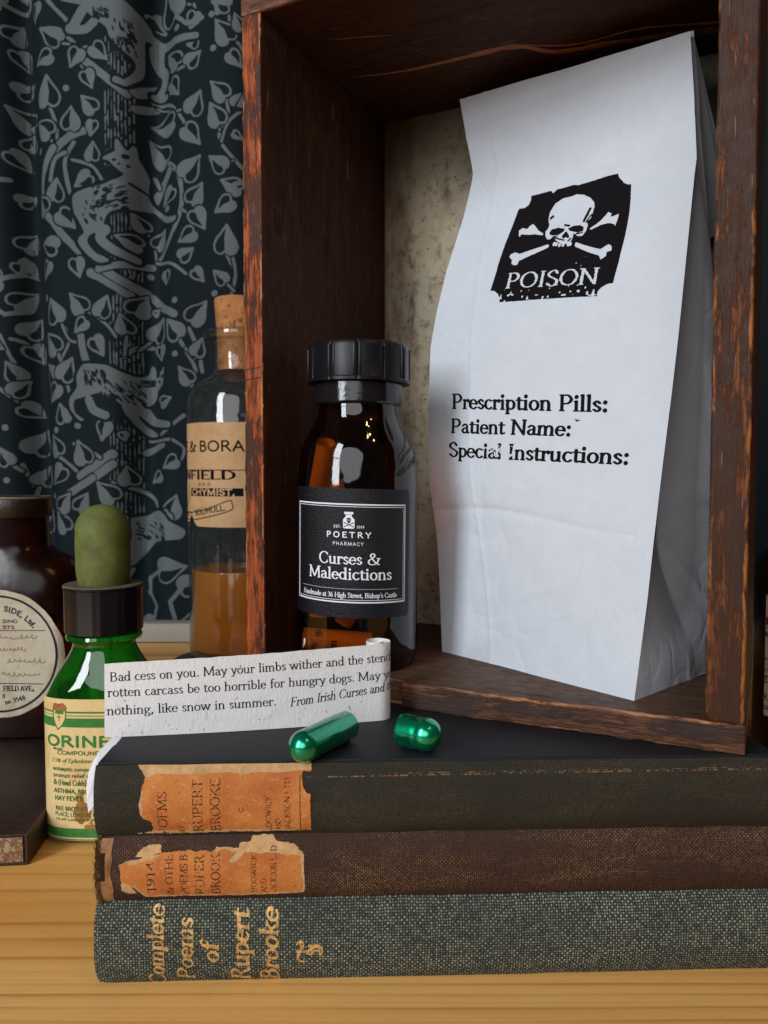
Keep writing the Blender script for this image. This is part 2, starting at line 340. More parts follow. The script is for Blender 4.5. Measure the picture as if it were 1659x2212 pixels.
# ---------------------------------------------------------------- node materials
class M:
    def __init__(s, name):
        s.m = bpy.data.materials.new(name); s.m.use_nodes = True; s.t = s.m.node_tree; s.n = s.t.nodes
        s.bsdf = s.n['Principled BSDF']; s.out = s.n['Material Output']
        tc = s.n.new('ShaderNodeTexCoord'); vm = s.n.new('ShaderNodeVectorMath'); vm.operation = 'SCALE'; vm.inputs[3].default_value = 100
        s.t.links.new(tc.outputs['Object'], vm.inputs[0]); s.co = vm.outputs[0]; s.gen = tc.outputs['Generated']
    def L(s, a, b): s.t.links.new(a, b)
    def node(s, typ, ins=None, **props):
        nd = s.n.new('ShaderNode'+typ)
        for k, v in props.items(): setattr(nd, k, v)
        for k, v in (ins or {}).items():
            if hasattr(v, 'is_output') or isinstance(v, bpy.types.NodeSocket): s.L(v, nd.inputs[k])
            else: nd.inputs[k].default_value = v
        return nd
    def map(s, scale=(1, 1, 1), rot=(0, 0, 0), loc=(0, 0, 0), src=None):
        return s.node('Mapping', {0: src or s.co, 'Scale': scale, 'Rotation': rot, 'Location': loc}).outputs[0]
    def noise(s, scale=1, detail=4, rough=0.55, dist=0, vec=None):
        return s.node('TexNoise', {'Vector': vec or s.co, 'Scale': scale, 'Detail': detail, 'Roughness': rough, 'Distortion': dist}).outputs[0]
    def vor(s, scale=1, vec=None, feature='F1', rnd=1.0):
        return s.node('TexVoronoi', {'Vector': vec or s.co, 'Scale': scale, 'Randomness': rnd}, feature=feature).outputs[0]
    def ramp(s, fac, stops, interp='LINEAR'):
        r = s.node('ValToRGB', {0: fac}); cr = r.color_ramp; cr.interpolation = interp
        while len(cr.elements) < len(stops): cr.elements.new(0.5)
        for e, (p, c) in zip(cr.elements, stops):
            e.position = p; e.color = (c, c, c, 1) if isinstance(c, (int, float)) else (*c, 1)
        return r.outputs[0]
    def mix(s, fac, a, b, blend='MIX'):
        nd = s.n.new('ShaderNodeMix'); nd.data_type = 'RGBA'; nd.blend_type = blend
        for sock, v in ((nd.inputs[0], fac), (nd.inputs[6], a), (nd.inputs[7], b)):
            if isinstance(v, bpy.types.NodeSocket): s.L(v, sock)
            elif isinstance(v, (int, float)): sock.default_value = v if sock == nd.inputs[0] else (v, v, v, 1)
            else: sock.default_value = (*v, 1)
        return nd.outputs[2]
    def math(s, op, a, b=0.0, c=None):
        nd = s.n.new('ShaderNodeMath'); nd.operation = op
        for i, v in enumerate((a, b) if c is None else (a, b, c)):
            if isinstance(v, bpy.types.NodeSocket): s.L(v, nd.inputs[i])
            else: nd.inputs[i].default_value = v
        return nd.outputs[0]
    def xyz(s, vec=None): return s.node('SeparateXYZ', {0: vec or s.co}).outputs
    def bump(s, height, dist=0.02, strength=1.0, prev=None):
        nd = s.node('Bump', {'Height': height, 'Distance': dist*K, 'Strength': strength})
        if prev is not None: s.L(prev, nd.inputs['Normal'])
        s.L(nd.outputs[0], s.bsdf.inputs['Normal']); return nd.outputs[0]
    def set(s, **kw):
        for k, v in kw.items():
            k = {'color': 'Base Color', 'rough': 'Roughness', 'metal': 'Metallic', 'spec': 'Specular IOR Level', 'coat': 'Coat Weight', 'coatr': 'Coat Roughness', 'sss': 'Subsurface Weight', 'trans': 'Transmission Weight', 'ior': 'IOR', 'sheen': 'Sheen Weight'}[k]
            so = s.bsdf.inputs[k]
            if isinstance(v, bpy.types.NodeSocket): s.L(v, so)
            elif isinstance(v, (tuple, list)): so.default_value = (*v, 1)
            else: so.default_value = v
        return s
# ================================================================ materials
def m_pine():
    m = M('pine'); v = m.map((0.018, 1, 1), rot=(0, 0, -0.035)); wob = m.noise(1.0, 2, vec=m.map((0.045, 0.22, 1)))
    y = m.xyz(v)[1]; yy = m.math('MULTIPLY_ADD', wob, 2.2, y); yy = m.math('MULTIPLY_ADD', m.math('EXPONENT', m.math('MULTIPLY', m.math('SUBTRACT', 20.0, y), 0.2)), -26.0, yy)
    fr = m.math('FRACT', m.math('MULTIPLY_ADD', m.noise(0.35, 1, vec=m.map((0.012, 1, 1), loc=(3, 0, 0))), 2.5, m.math('MULTIPLY', yy, 0.40)))
    saw = m.ramp(fr, [(0.0, 0.35), (0.08, 0.0), (0.45, 0.05), (0.78, 0.40), (0.92, 1.0), (0.97, 0.75)])
    fr2 = m.math('FRACT', m.math('MULTIPLY_ADD', m.noise(0.5, 1, vec=m.map((0.02, 1, 1), loc=(8, 3, 0))), 3.0, m.math('MULTIPLY', yy, 1.05))); saw2 = m.ramp(fr2, [(0.0, 0.0), (0.6, 0.0), (0.9, 0.7), (1.0, 0.0)])
    cmb = m.node('CombineXYZ', {0: m.math('MULTIPLY', m.xyz()[0], 0.012), 1: yy}).outputs[0]
    g1 = m.noise(1.25, 2, 0.5, vec=cmb); g2 = m.noise(6, 5, 0.6, vec=m.map((0.05, 1, 1))); g3 = m.noise(2.6, 2, 0.4, vec=cmb)
    fac = m.ramp(m.math('MULTIPLY_ADD', g3, 0.45, m.math('MULTIPLY', g1, 0.6)), [(0.0, 0.0), (0.5, 0.05), (0.565, 0.9), (0.6, 1.0), (0.63, 0.1), (1, 0.0)])
    fade = m.ramp(m.noise(0.8, 2, 0.5, 0, m.map((0.06, 0.9, 1), loc=(2, 1, 0))), [(0.36, 0.15), (0.62, 1.0)]); fade2 = m.ramp(m.noise(1.3, 2, 0.5, 0, m.map((0.10, 1.1, 1), loc=(7, 4, 0))), [(0.42, 0.0), (0.6, 1.0)])
    saw2 = m.math('MULTIPLY', saw2, fade2); tone = m.noise(0.25, 2, vec=m.map((0.1, 1, 1)))
    c0 = m.mix(m.ramp(tone, [(0.35, 0), (0.65, 1)]), (0.82, 0.49, 0.165), (0.70, 0.355, 0.085)); c = m.mix(m.math('MULTIPLY', m.math('MULTIPLY', saw, 0.85), fade), c0, (0.47, 0.165, 0.024)); c = m.mix(m.math('MULTIPLY', saw2, 0.32), c, (0.44, 0.20, 0.05)); c = m.mix(m.math('MULTIPLY', g2, 0.35), c, (0.80, 0.55, 0.30), 'MULTIPLY')
    c = m.mix(m.ramp(m.noise(14, 3, vec=m.map((0.25, 1.3, 1))), [(0.62, 0), (0.75, 0.5)]), c, (0.28, 0.14, 0.05))
    m.set(color=c, rough=0.48, spec=0.35); m.bump(m.noise(30, 4, vec=m.map((0.06, 1, 1))), 0.01, 0.4); return m.m
def m_wood(name, base, mid, edge, dark, axis=0, patch=0.5, rough=0.45, edges=True, scale=1.0, streak=0.5):
    """old stained softwood; grain along the board's x axis, worn paler where the arrises were rubbed"""
    m = M(name); st = (0.16, 1.6, 1.6)
    g = m.noise(1.6*scale, 6, 0.65, 0.15, m.map(st)); fine = m.noise(8*scale, 6, 0.75, 0.1, m.map((0.085, 1.5, 1.5)))
    c = m.mix(m.ramp(g, [(0.38, 0), (0.6, 1)]), base, mid)
    c = m.mix(m.ramp(fine, [(0.42, 0), (0.62, streak)]), c, dark)
    pn = m.math('MULTIPLY_ADD', fine, 0.16, m.noise(0.6*scale, 7, 0.78, 0.1, m.map((0.32, 1.5, 1.5)))); pf = m.ramp(pn, [(patch+0.07, 0), (patch+0.13, 0.92)])
    c = m.mix(pf, c, dark)
    if edges:
        at = m.node('Attribute', attribute_name='edge'); e = at.outputs['Fac']
        ef = m.ramp(m.math('MULTIPLY_ADD', m.noise(0.9, 6, 0.75, 0.6, m.map((0.5, 1.5, 1.5), loc=(2, 9, 4))), 1.3, m.math('MULTIPLY', e, 0.55)), [(1.12, 0), (1.24, 0.9)])
        ef = m.ramp(m.math('MULTIPLY', m.math('MULTIPLY_ADD', m.noise(0.9, 6, 0.75, 0.6, m.map((0.35, 1.5, 1.5), loc=(2, 9, 4))), 1.1, m.math('MULTIPLY', e, 0.42)), 0.8), [(0.76, 0), (0.86, 0.8)])
        c = m.mix(ef, c, edge)
    sp = m.ramp(m.vor(4.5, m.map((0.6, 1, 1))), [(0.03, 1), (0.08, 0)]); c = m.mix(m.math('MULTIPLY', sp, 0.4), c, edge)
    scr = m.ramp(m.noise(3.5, 2, 0.5, 0, m.map((0.15, 3, 3), rot=(0, 0.1, 0.25))), [(0.71, 0), (0.73, 0.5)]); c = m.mix(scr, c, (0.30, 0.22, 0.17))
    rr = m.ramp(m.noise(2.5, 4), [(0.3, rough-0.1), (0.7, rough+0.15)])
    m.set(color=c, rough=rr, spec=0.2)
    n = m.bump(m.math('MULTIPLY_ADD', pf, 0.5, m.math('ADD', fine, m.math('MULTIPLY', g, 0.6))), 0.035, 0.8); return m.m
def m_backpanel():
    m = M('stained_backing_board')
    a = m.noise(0.55, 5, 0.65); b = m.noise(3.0, 5, 0.7); d = m.noise(0.9, 5, 0.7, vec=m.map((1.2, 1, 0.45), loc=(4, 2, 0)))
    c = m.mix(m.ramp(a, [(0.3, 0), (0.7, 1)]), (0.40, 0.325, 0.215), (0.52, 0.46, 0.335))
    c = m.mix(m.ramp(b, [(0.52, 0), (0.68, 0.7)]), c, (0.10, 0.07, 0.04))
    c = m.mix(m.ramp(d, [(0.56, 0), (0.68, 0.75)]), c, (0.09, 0.065, 0.04))
    c = m.mix(m.ramp(m.vor(1.6), [(0.06, 0.75), (0.13, 0)]), c, (0.035, 0.025, 0.015))
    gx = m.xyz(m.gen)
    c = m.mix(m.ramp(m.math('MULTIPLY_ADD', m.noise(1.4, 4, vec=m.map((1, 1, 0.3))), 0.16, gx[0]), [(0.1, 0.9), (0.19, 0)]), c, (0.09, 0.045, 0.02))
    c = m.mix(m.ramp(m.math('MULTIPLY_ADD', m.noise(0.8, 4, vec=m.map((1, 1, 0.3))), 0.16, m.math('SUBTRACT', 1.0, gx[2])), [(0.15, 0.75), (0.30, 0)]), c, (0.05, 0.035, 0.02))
    m.set(color=c, rough=0.85); m.bump(b, 0.02, 0.6); return m.m
def m_paper(name, col, fleck=None, wr=0.03, rough=0.75, transl=0.1, scale=1.0):
    m = M(name)
    c = m.mix(m.ramp(m.noise(1.1, 5, 0.65), [(0.3, 0), (0.75, 1)]), col, tuple(x*0.93 for x in col))
    h = m.math('MULTIPLY_ADD', m.noise(0.55*scale, 3, 0.5, 0.6), 1.0, m.math('MULTIPLY', m.noise(18, 4, 0.6), 0.12))
    if fleck:
        f1 = m.ramp(m.noise(2.6, 3, 0.6, 1.2, m.map((1, 1, 0.55), rot=(0.2, 0.5, 0.1))), [(0.66, 0), (0.69, 0.4)])
        f2 = m.ramp(m.noise(9, 2, 0.5, 0.6, m.map((1, 1, 0.45), rot=(0.1, -0.6, 0.3))), [(0.71, 0), (0.74, 0.9)])
        c = m.mix(f1, c, fleck); c = m.mix(f2, c, tuple(x*0.45 for x in fleck))
        fib = m.noise(6, 3, 0.6, 1.5, m.map((1.3, 1, 0.3), rot=(0, 0.25, 0)))
        h = m.math('MULTIPLY_ADD', fib, 0.8, m.noise(2.2, 3, 0.6, 0.6))
    m.set(color=c, rough=rough, spec=0.25)
    if transl: m.set(sss=0.0)
    if not fleck:
        rd = m.math('ABSOLUTE', m.math('SUBTRACT', m.noise(0.30, 2, 0.5, 0.5), 0.5)); rd2 = m.math('ABSOLUTE', m.math('SUBTRACT', m.noise(0.8, 2, 0.5, 0.3, m.map(loc=(5, 5, 5))), 0.5))
        h = m.math('MULTIPLY_ADD', m.ramp(rd, [(0, 0), (0.05, 1)]), 0.30, m.math('MULTIPLY_ADD', m.ramp(rd2, [(0, 0), (0.04, 1)]), 0.10, h))
    m.bump(h, wr, 0.8 if not fleck else 1.0); return m.m
def m_plain(name, col, rough=0.6, spec=0.3, metal=0.0, bump=None, var=0.0, coat=0.0):
    m = M(name); c = col
    if var: c = m.mix(m.ramp(m.noise(3.0, 4, 0.7), [(0.35, 0), (0.7, 1)]), col, tuple(x*(1-var) for x in col))
    m.set(color=c, rough=rough, spec=spec, metal=metal, coat=coat)
    if bump: m.bump(m.noise(bump[0], 4, 0.6), bump[1], bump[2])
    return m.m
def m_aged(name, col, stain, amt=0.55, lo=0.5, sc=0.6, rough=0.65, spots=None):
    m = M(name); c = m.mix(m.ramp(m.noise(sc, 5, 0.65, 0.5), [(lo, 0), (lo+0.22, amt)]), col, stain)
    c = m.mix(m.ramp(m.noise(5, 4, 0.6), [(0.35, 0.0), (0.75, 0.3)]), c, tuple(x*0.7 for x in col))
    if spots: c = m.mix(m.ramp(m.noise(2.4, 5, 0.75, 0.3, m.map(loc=(3, 7, 1))), [(0.60, 0), (0.68, 0.8)]), c, spots)
    m.set(color=c, rough=rough, spec=0.25); m.bump(m.noise(8, 4), 0.01, 0.5); return m.m
def m_cloth(name, col, pale, pitch, wear=0.5, h=0.02, rough=0.7, patch=None, sheen=0.0, thr=0.55, ragged=0.15):
    """plain weave; x runs along the book, spine height is z, boards use y"""
    m = M(name); wob = m.noise(1.1, 3); x, y, z = m.xyz()[0:3]; arc = m.node('Attribute', attribute_name='arc').outputs['Fac']; arc = m.math('MULTIPLY', arc, 1.0)
    wb = m.math('MULTIPLY', m.math('SUBTRACT', m.noise(1.6, 3), 0.5), pitch*1.3); wb2 = m.math('MULTIPLY', m.math('SUBTRACT', m.noise(1.3, 3, vec=m.map(loc=(9, 3, 5))), 0.5), pitch*1.3)
    u = m.math('MULTIPLY', m.math('ADD', x, wb), pi/pitch); v = m.math('MULTIPLY', m.math('ADD', arc, wb2), pi/pitch)
    su, sv = m.math('SINE', u), m.math('SINE', v)
    cu, cv = m.math('ABSOLUTE', m.math('COSINE', u)), m.math('ABSOLUTE', m.math('COSINE', v))
    par = m.math('MULTIPLY', m.math('SIGN', su), m.math('SIGN', sv))
    asu, asv = m.math('ABSOLUTE', su), m.math('ABSOLUTE', sv)
    over = m.math('GREATER_THAN', par, 0.0)
    thA = m.math('MULTIPLY', m.math('POWER', asu, 0.5), m.math('MULTIPLY_ADD', asv, 0.55, 0.45)); thB = m.math('MULTIPLY', m.math('POWER', asv, 0.5), m.math('MULTIPLY_ADD', asu, 0.55, 0.45))
    hgt = m.math('ADD', m.math('MULTIPLY', thA, over), m.math('MULTIPLY', thB, m.math('SUBTRACT', 1.0, over)))
    cx_ = m.math('FLOOR', m.math('DIVIDE', u, pi)); cy_ = m.math('FLOOR', m.math('DIVIDE', v, pi))
    wn1 = m.node('TexWhiteNoise', {'Vector': m.node('CombineXYZ', {0: cx_, 1: cy_}).outputs[0]}, noise_dimensions='2D').outputs[0]
    thx = m.noise(2.2, 1, 0.5, 0, m.node('CombineXYZ', {0: m.math('MULTIPLY', u, 1.7), 1: m.math('MULTIPLY', v, 0.02)}).outputs[0]); thy = m.noise(2.2, 1, 0.5, 0, m.node('CombineXYZ', {0: m.math('MULTIPLY', u, 0.02), 1: m.math('MULTIPLY', v, 1.7)}).outputs[0])
    thr_n = m.math('MULTIPLY_ADD', wn1, 0.45, m.math('MULTIPLY', m.math('ADD', thx, thy), 0.35))
    hgt2 = m.math('MULTIPLY', hgt, m.math('MULTIPLY_ADD', thr_n, 1.25, 0.28))
    hgt2 = m.math('MULTIPLY', hgt2, m.math('MULTIPLY_ADD', over, 0.34, 0.72))
    wn = m.noise(0.5, 5, 0.7, 0.4, m.map((0.45, 1.5, 1.5)))
    wf = m.math('MULTIPLY', m.ramp(hgt2, [(0.55, 0), (1.0, 1)]), m.math('MULTIPLY_ADD', m.ramp(wn, [(thr-0.1, 0), (thr+0.15, 1)]), 1.0-ragged, ragged))
    c = m.mix(m.ramp(hgt2, [(0.25, 0), (0.8, 1)]), tuple(a*0.5 for a in col), col); c = m.mix(m.math('MULTIPLY', wf, wear), c, pale)
    if patch:
        pf = m.ramp(m.noise(0.28, 5, 0.65, 0.3, m.map(loc=(1, 5, 2))), [(0.45, 0), (0.62, 0.85)]); c = m.mix(pf, c, m.mix(hgt2, tuple(a*0.4 for a in patch), patch))
    m.set(color=c, rough=rough, spec=0.3, sheen=sheen); m.bump(hgt2, h, 1.0); return m.m
def m_glass(name, tint, rough=0.03, refl=1.0, film_glow=0.0, film_glow_col=None):
    """bottle wall: tinted see-through body under a clear reflecting skin"""
    m = M(name); m.n.remove(m.bsdf)
    tr = m.node('BsdfTransparent', {0: (*tint, 1)}); gl = m.node('BsdfGlossy', {0: (1, 1, 1, 1), 'Roughness': rough})
    lw = m.node('LayerWeight', {0: 0.5}); fac = m.math('POWER', lw.outputs['Facing'], 3.2); fac = m.math('MULTIPLY_ADD', fac, 0.75*refl, 0.055*refl)
    edge = m.math('POWER', lw.outputs['Facing'], 1.6)
    c2 = m.mix(edge, tint, tuple(t*t*0.35 for t in tint)); m.L(c2, tr.inputs[0])
    nb = m.node('Bump', {'Height': m.noise(0.7, 2), 'Distance': 0.06*K, 'Strength': 0.6}); m.L(nb.outputs[0], gl.inputs['Normal'])
    body = tr.outputs[0]
    if film_glow:  # diffuse share: dust film on clear glass, painted glow in green glass and liquid
        df = m.node('BsdfDiffuse', {0: (*film_glow_col, 1)}); tl = m.node('BsdfTranslucent', {0: (*film_glow_col, 1)}); a_ = m.node('MixShader', {0: 0.5, 1: df.outputs[0], 2: tl.outputs[0]})
        vr = m.ramp(m.noise(0.7, 4, 0.6, 1.0), [(0.35, film_glow*0.35), (0.7, film_glow*1.5)]) if film_glow < 0.4 else film_glow; body = m.node('MixShader', {0: vr, 1: body, 2: a_.outputs[0]}).outputs[0]
    ms = m.node('MixShader', {0: fac, 1: body, 2: gl.outputs[0]}); m.L(ms.outputs[0], m.out.inputs[0]); return m.m
def m_realglass(name, col, dens, rough=0.0, ior=1.48, bumpy=0.02):
    m = M(name); m.set(color=(1, 1, 1), trans=1.0, rough=rough, ior=ior)
    if bumpy: m.bump(m.noise(0.8, 3), bumpy, 1.0)
    if dens: 
        v = m.node('VolumeAbsorption', {0: (*col, 1), 1: dens}); m.L(v.outputs[0], m.out.inputs['Volume'])
    return m.m
def m_cork():
    m = M('cork'); c = m.mix(m.ramp(m.noise(1.3, 4), [(0.3, 0), (0.7, 1)]), (0.50, 0.21, 0.065), (0.34, 0.125, 0.035))
    c = m.mix(m.ramp(m.noise(2.6, 4, 0.6, 0.4, m.map((1, 1, 0.6))), [(0.58, 0), (0.64, 0.9)]), c, (0.07, 0.025, 0.012))
    m.set(color=c, rough=0.8); m.bump(m.noise(4, 4), 0.05, 0.8); return m.m
def m_rubber():
    m = M('perished_rubber'); z = m.xyz()[2]
    c = m.mix(m.ramp(m.noise(1.2, 5, 0.65, 0.6), [(0.35, 0), (0.7, 1)]), (0.140, 0.170, 0.040), (0.09, 0.105, 0.028))
    c = m.mix(m.ramp(m.noise(0.8, 4, 0.6, 0.3, m.map((1, 1, 0.9), loc=(6, 1, 2))), [(0.5, 0), (0.75, 0.5)]), c, (0.045, 0.032, 0.012))
    low = m.ramp(m.math('MULTIPLY_ADD', m.noise(3, 4), 0.5, z), [(0.2, 1), (0.42, 0)]); c = m.mix(m.math('MULTIPLY', low, 0.7), c, (0.03, 0.02, 0.01))
    top = m.ramp(z, [(0.0, 0), (1.0, 1)])
    m.set(color=c, rough=0.62, spec=0.25); m.bump(m.noise(3.5, 5, 0.6, 0, m.map((0.5, 0.5, 5))), 0.015, 0.7); return m.m
def m_marble():
    m = M('marbled_paper')
    c = m.mix(m.ramp(m.vor(3.2, m.node('VectorMath', {0: m.co, 1: m.node('TexNoise', {'Vector': m.co, 'Scale': 2.2}).outputs[1]}, operation='ADD').outputs[0], 'DISTANCE_TO_EDGE'), [(0.02, 0), (0.16, 1)]), (0.15, 0.06, 0.035), (0.36, 0.29, 0.18))
    c = m.mix(m.ramp(m.noise(3.4, 4, 0.6, 1.5), [(0.47, 0), (0.55, 0.8)]), c, (0.18, 0.075, 0.045)); m.set(color=c, rough=0.45); m.bump(m.noise(6, 3), 0.015, 0.6); return m.m
def m_fabric(name, col):
    m = M(name); h = m.noise(9, 3, 0.5); tw = m.node('TexWave', {0: m.map((1, 1, 1), rot=(0, 0.785, 0)), 'Scale': 3.5, 'Distortion': 0.4}).outputs[1]
    c = m.mix(m.ramp(m.noise(0.1, 3), [(0.3, 0), (0.7, 1)]), col, tuple(x*0.75 for x in col)); c = m.mix(m.math('MULTIPLY', h, 0.25), c, tuple(x*0.5 for x in col))
    m.set(color=c, rough=0.85, spec=0.15); m.bump(m.math('ADD', h, tw), 0.02, 0.4); return m.m
def m_gold():
    m = M('worn_gilt'); n = m.noise(5.5, 4, 0.7); c = m.mix(m.ramp(n, [(0.4, 0), (0.62, 1)]), (0.70, 0.45, 0.16), (0.38, 0.19, 0.07))
    m.set(color=c, rough=0.5, metal=0.25, spec=0.35); m.bump(m.noise(8, 3), 0.02, 1.0); return m.m
def m_spine_label(name):
    m = M(name); a = m.noise(0.9, 5, 0.65, 0.6); b = m.noise(3.2, 5, 0.7, 0.3)
    c = m.mix(m.ramp(a, [(0.35, 0), (0.65, 1)]), (0.56, 0.215, 0.055), (0.42, 0.125, 0.030))
    c = m.mix(m.ramp(b, [(0.58, 0), (0.7, 0.7)]), c, (0.62, 0.38, 0.17)); c = m.mix(m.ramp(m.noise(9, 3, 0.6), [(0.62, 0), (0.7, 0.6)]), c, (0.22, 0.08, 0.03))
    m.set(color=c, rough=0.7, spec=0.2); m.bump(m.math('ADD', b, m.noise(14, 3)), 0.025, 0.9); return m.m
def m_capsule():
    m = M('green_pearl_gelatin'); m.set(color=(0.0, 0.37, 0.18), metal=0.85, rough=0.25, coat=1.0, coatr=0.04); m.bump(m.noise(1.6, 2), 0.006, 1.0); return m.m

PINE = m_pine()
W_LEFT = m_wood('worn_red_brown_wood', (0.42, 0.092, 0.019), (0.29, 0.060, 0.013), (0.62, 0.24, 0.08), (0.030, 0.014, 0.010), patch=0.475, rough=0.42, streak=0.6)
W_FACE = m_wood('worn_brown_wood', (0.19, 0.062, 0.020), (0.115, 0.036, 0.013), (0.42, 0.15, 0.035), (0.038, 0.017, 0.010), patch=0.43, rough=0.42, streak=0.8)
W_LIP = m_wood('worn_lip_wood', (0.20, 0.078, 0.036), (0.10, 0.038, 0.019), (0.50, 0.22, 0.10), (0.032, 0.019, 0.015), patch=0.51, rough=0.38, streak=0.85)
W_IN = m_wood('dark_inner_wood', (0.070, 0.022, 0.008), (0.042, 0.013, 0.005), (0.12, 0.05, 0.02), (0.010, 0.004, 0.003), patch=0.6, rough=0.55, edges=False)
W_FLOOR = m_wood('dusty_floor_wood', (0.13, 0.066, 0.034), (0.085, 0.044, 0.026), (0.2, 0.12, 0.07), (0.03, 0.016, 0.011), patch=0.6, rough=0.5, edges=False)
SPLIT = m_plain('split_wood', (0.36, 0.145, 0.065), 0.7, 0.2, var=0.5, bump=(5, 0.05, 1))
BACKP = m_backpanel()
BAG = m_paper('white_kraft_paper', (0.60, 0.635, 0.69), wr=0.06)
STRIP = m_paper('flecked_handmade_paper', (0.78, 0.77, 0.77), fleck=(0.50, 0.37, 0.24), wr=0.02)
SLIP = m_paper('plain_white_paper', (0.75, 0.78, 0.84), wr=0.01)
INK = m_plain('black_ink', (0.009, 0.008, 0.009), 0.9, 0.05)
INKG = m_plain('grey_black_ink', (0.022, 0.024, 0.038), 0.9, 0.05)
INKS = m_plain('spine_ink', (0.06, 0.022, 0.014), 0.7, 0.2, var=0.3)
WHITEP = m_plain('white_print', (0.80, 0.82, 0.88), 0.55, 0.2)
AMBER = m_glass('amber_glass', (0.50, 0.215, 0.04), rough=0.06, refl=0.8); AMBERD = m_glass('dark_amber_glass', (0.25, 0.07, 0.015), rough=0.22, refl=0.35, film_glow=0.10, film_glow_col=(0.16, 0.035, 0.01))
GREENG = m_glass('green_glass', (0.14, 0.66, 0.10), film_glow=0.21, film_glow_col=(0.02, 0.50, 0.02)); CLEARG = m_glass('clear_glass', (0.92, 0.94, 0.93), film_glow=0.045, film_glow_col=(0.55, 0.58, 0.56))  # green diffuse colour mimics light glowing through the dropper bottle
LIQ = m_glass('amber_liquid', (0.98, 0.50, 0.07), rough=0.1, film_glow=0.62, film_glow_col=(1.0, 0.38, 0.02))  # strong orange diffuse share paints in the light shining through the liquid
BLACKP = m_plain('black_bakelite', (0.007, 0.007, 0.008), 0.22, 0.5, bump=(10, 0.006, 0.5), coat=0.0)
CAPP = m_plain('black_moulded_plastic', (0.006, 0.006, 0.008), 0.33, 0.24, bump=(14, 0.010, 0.6))
DUSTY = m_plain('dusty_cap_top', (0.14, 0.115, 0.085), 0.85, 0.2, var=0.4, bump=(8, 0.02, 1))
BLABEL = m_plain('black_label_stock', (0.007, 0.007, 0.010), 0.34, 0.28, bump=(18, 0.040, 1.0))
SCROLL = m_paper('scroll_paper', (0.95, 0.85, 0.62), fleck=(0.5, 0.3, 0.15), wr=0.02)
CORK = m_cork(); RUBBER = m_rubber(); MARBLE = m_marble(); GOLD = m_gold(); CAPS = m_capsule()
LEATHER = m_plain('dark_worn_leather', (0.035, 0.018, 0.014), 0.42, 0.4, var=0.5, bump=(4, 0.03, 0.8))
LEATHE = m_plain('scuffed_leather_edge', (0.10, 0.05, 0.025), 0.6, 0.3, var=0.6, bump=(7, 0.03, 1))
KRAFT = m_aged('aged_tan_label', (0.56, 0.35, 0.18), (0.46, 0.21, 0.08), 0.6, 0.46)
CREAML = m_aged('foxed_cream_label', (0.52, 0.46, 0.34), (0.30, 0.17, 0.08), 0.6, 0.5, spots=(0.32, 0.21, 0.12))
YELL = m_aged('yellowed_label', (0.72, 0.55, 0.26), (0.55, 0.28, 0.08), 0.7, 0.53, sc=0.7, rough=0.5)
RLAB = m_aged('cream_print_label', (0.62, 0.53, 0.40), (0.5, 0.35, 0.2), 0.4, 0.55)
GPRINT = m_plain('green_print', (0.045, 0.21, 0.040), 0.55, 0.3, var=0.3); GDARK = m_plain('dark_green_print', (0.03, 0.12, 0.035), 0.6, 0.2)
STAIN = m_plain('brown_stain', (0.42, 0.17, 0.05), 0.6, 0.2, var=0.5); MAROON = m_plain('maroon_print', (0.16, 0.035, 0.02), 0.6, 0.2)
SEPIA = m_plain('faded_handwriting', (0.30, 0.22, 0.14), 0.8, 0.1, var=0.4)
CURT = m_fabric('dark_teal_cotton', (0.009, 0.017, 0.022)); CPRINT = m_fabric('grey_green_print', (0.145, 0.172, 0.182))
CL_BLACK = m_cloth('black_green_book_cloth', (0.026, 0.024, 0.016), (0.20, 0.15, 0.075), 0.045, 0.6, 0.012, thr=0.56)
CL_TOP = m_cloth('black_cover_cloth', (0.012, 0.013, 0.018), (0.04, 0.04, 0.05), 0.034, 0.4, 0.006, rough=0.5)
CL_BROWN = m_cloth('brown_book_cloth', (0.050, 0.022, 0.015), (0.38, 0.21, 0.09), 0.058, 0.85, 0.014, thr=0.56, ragged=0.10)
CL_GREEN = m_cloth('blue_green_buckram', (0.046, 0.064, 0.056), (0.44, 0.44, 0.32), 0.080, 0.95, 0.040, thr=0.46, ragged=0.50, patch=None)
SL1 = m_spine_label('orange_spine_label'); SLP = m_plain('torn_paper_edge', (0.60, 0.36, 0.17), 0.8, 0.15, var=0.35, bump=(6, 0.04, 1))
FRAY = m_plain('frayed_threads', (0.26, 0.14, 0.06), 0.8, 0.2, var=0.6)
PAGES = m_plain('page_edges', (0.45, 0.36, 0.24), 0.8, 0.2, var=0.3)
LEDGE = m_plain('pale_grey_paint', (0.34, 0.32, 0.28), 0.6, 0.3, var=0.15)
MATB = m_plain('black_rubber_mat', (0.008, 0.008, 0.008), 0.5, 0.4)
# ================================================================ setting
me = mesh('table_top', [(-75, -20, -2.5), (75, -20, -2.5), (75, 70, -2.5), (-75, 70, -2.5), (-75, -20, 0), (75, -20, 0), (75, 70, 0), (-75, 70, 0)],
          [(3, 2, 1, 0), (4, 5, 6, 7), (0, 1, 5, 4), (1, 2, 6, 5), (2, 3, 7, 6), (3, 0, 4, 7)])
tag(link('table_top', me, PINE), kind='structure')
le = rbox('back_ledge', 150, 2.0, 1.7, 0.15, c=(0, 71.05, 0.86)); tag(link('back_ledge', le, LEDGE), kind='structure')

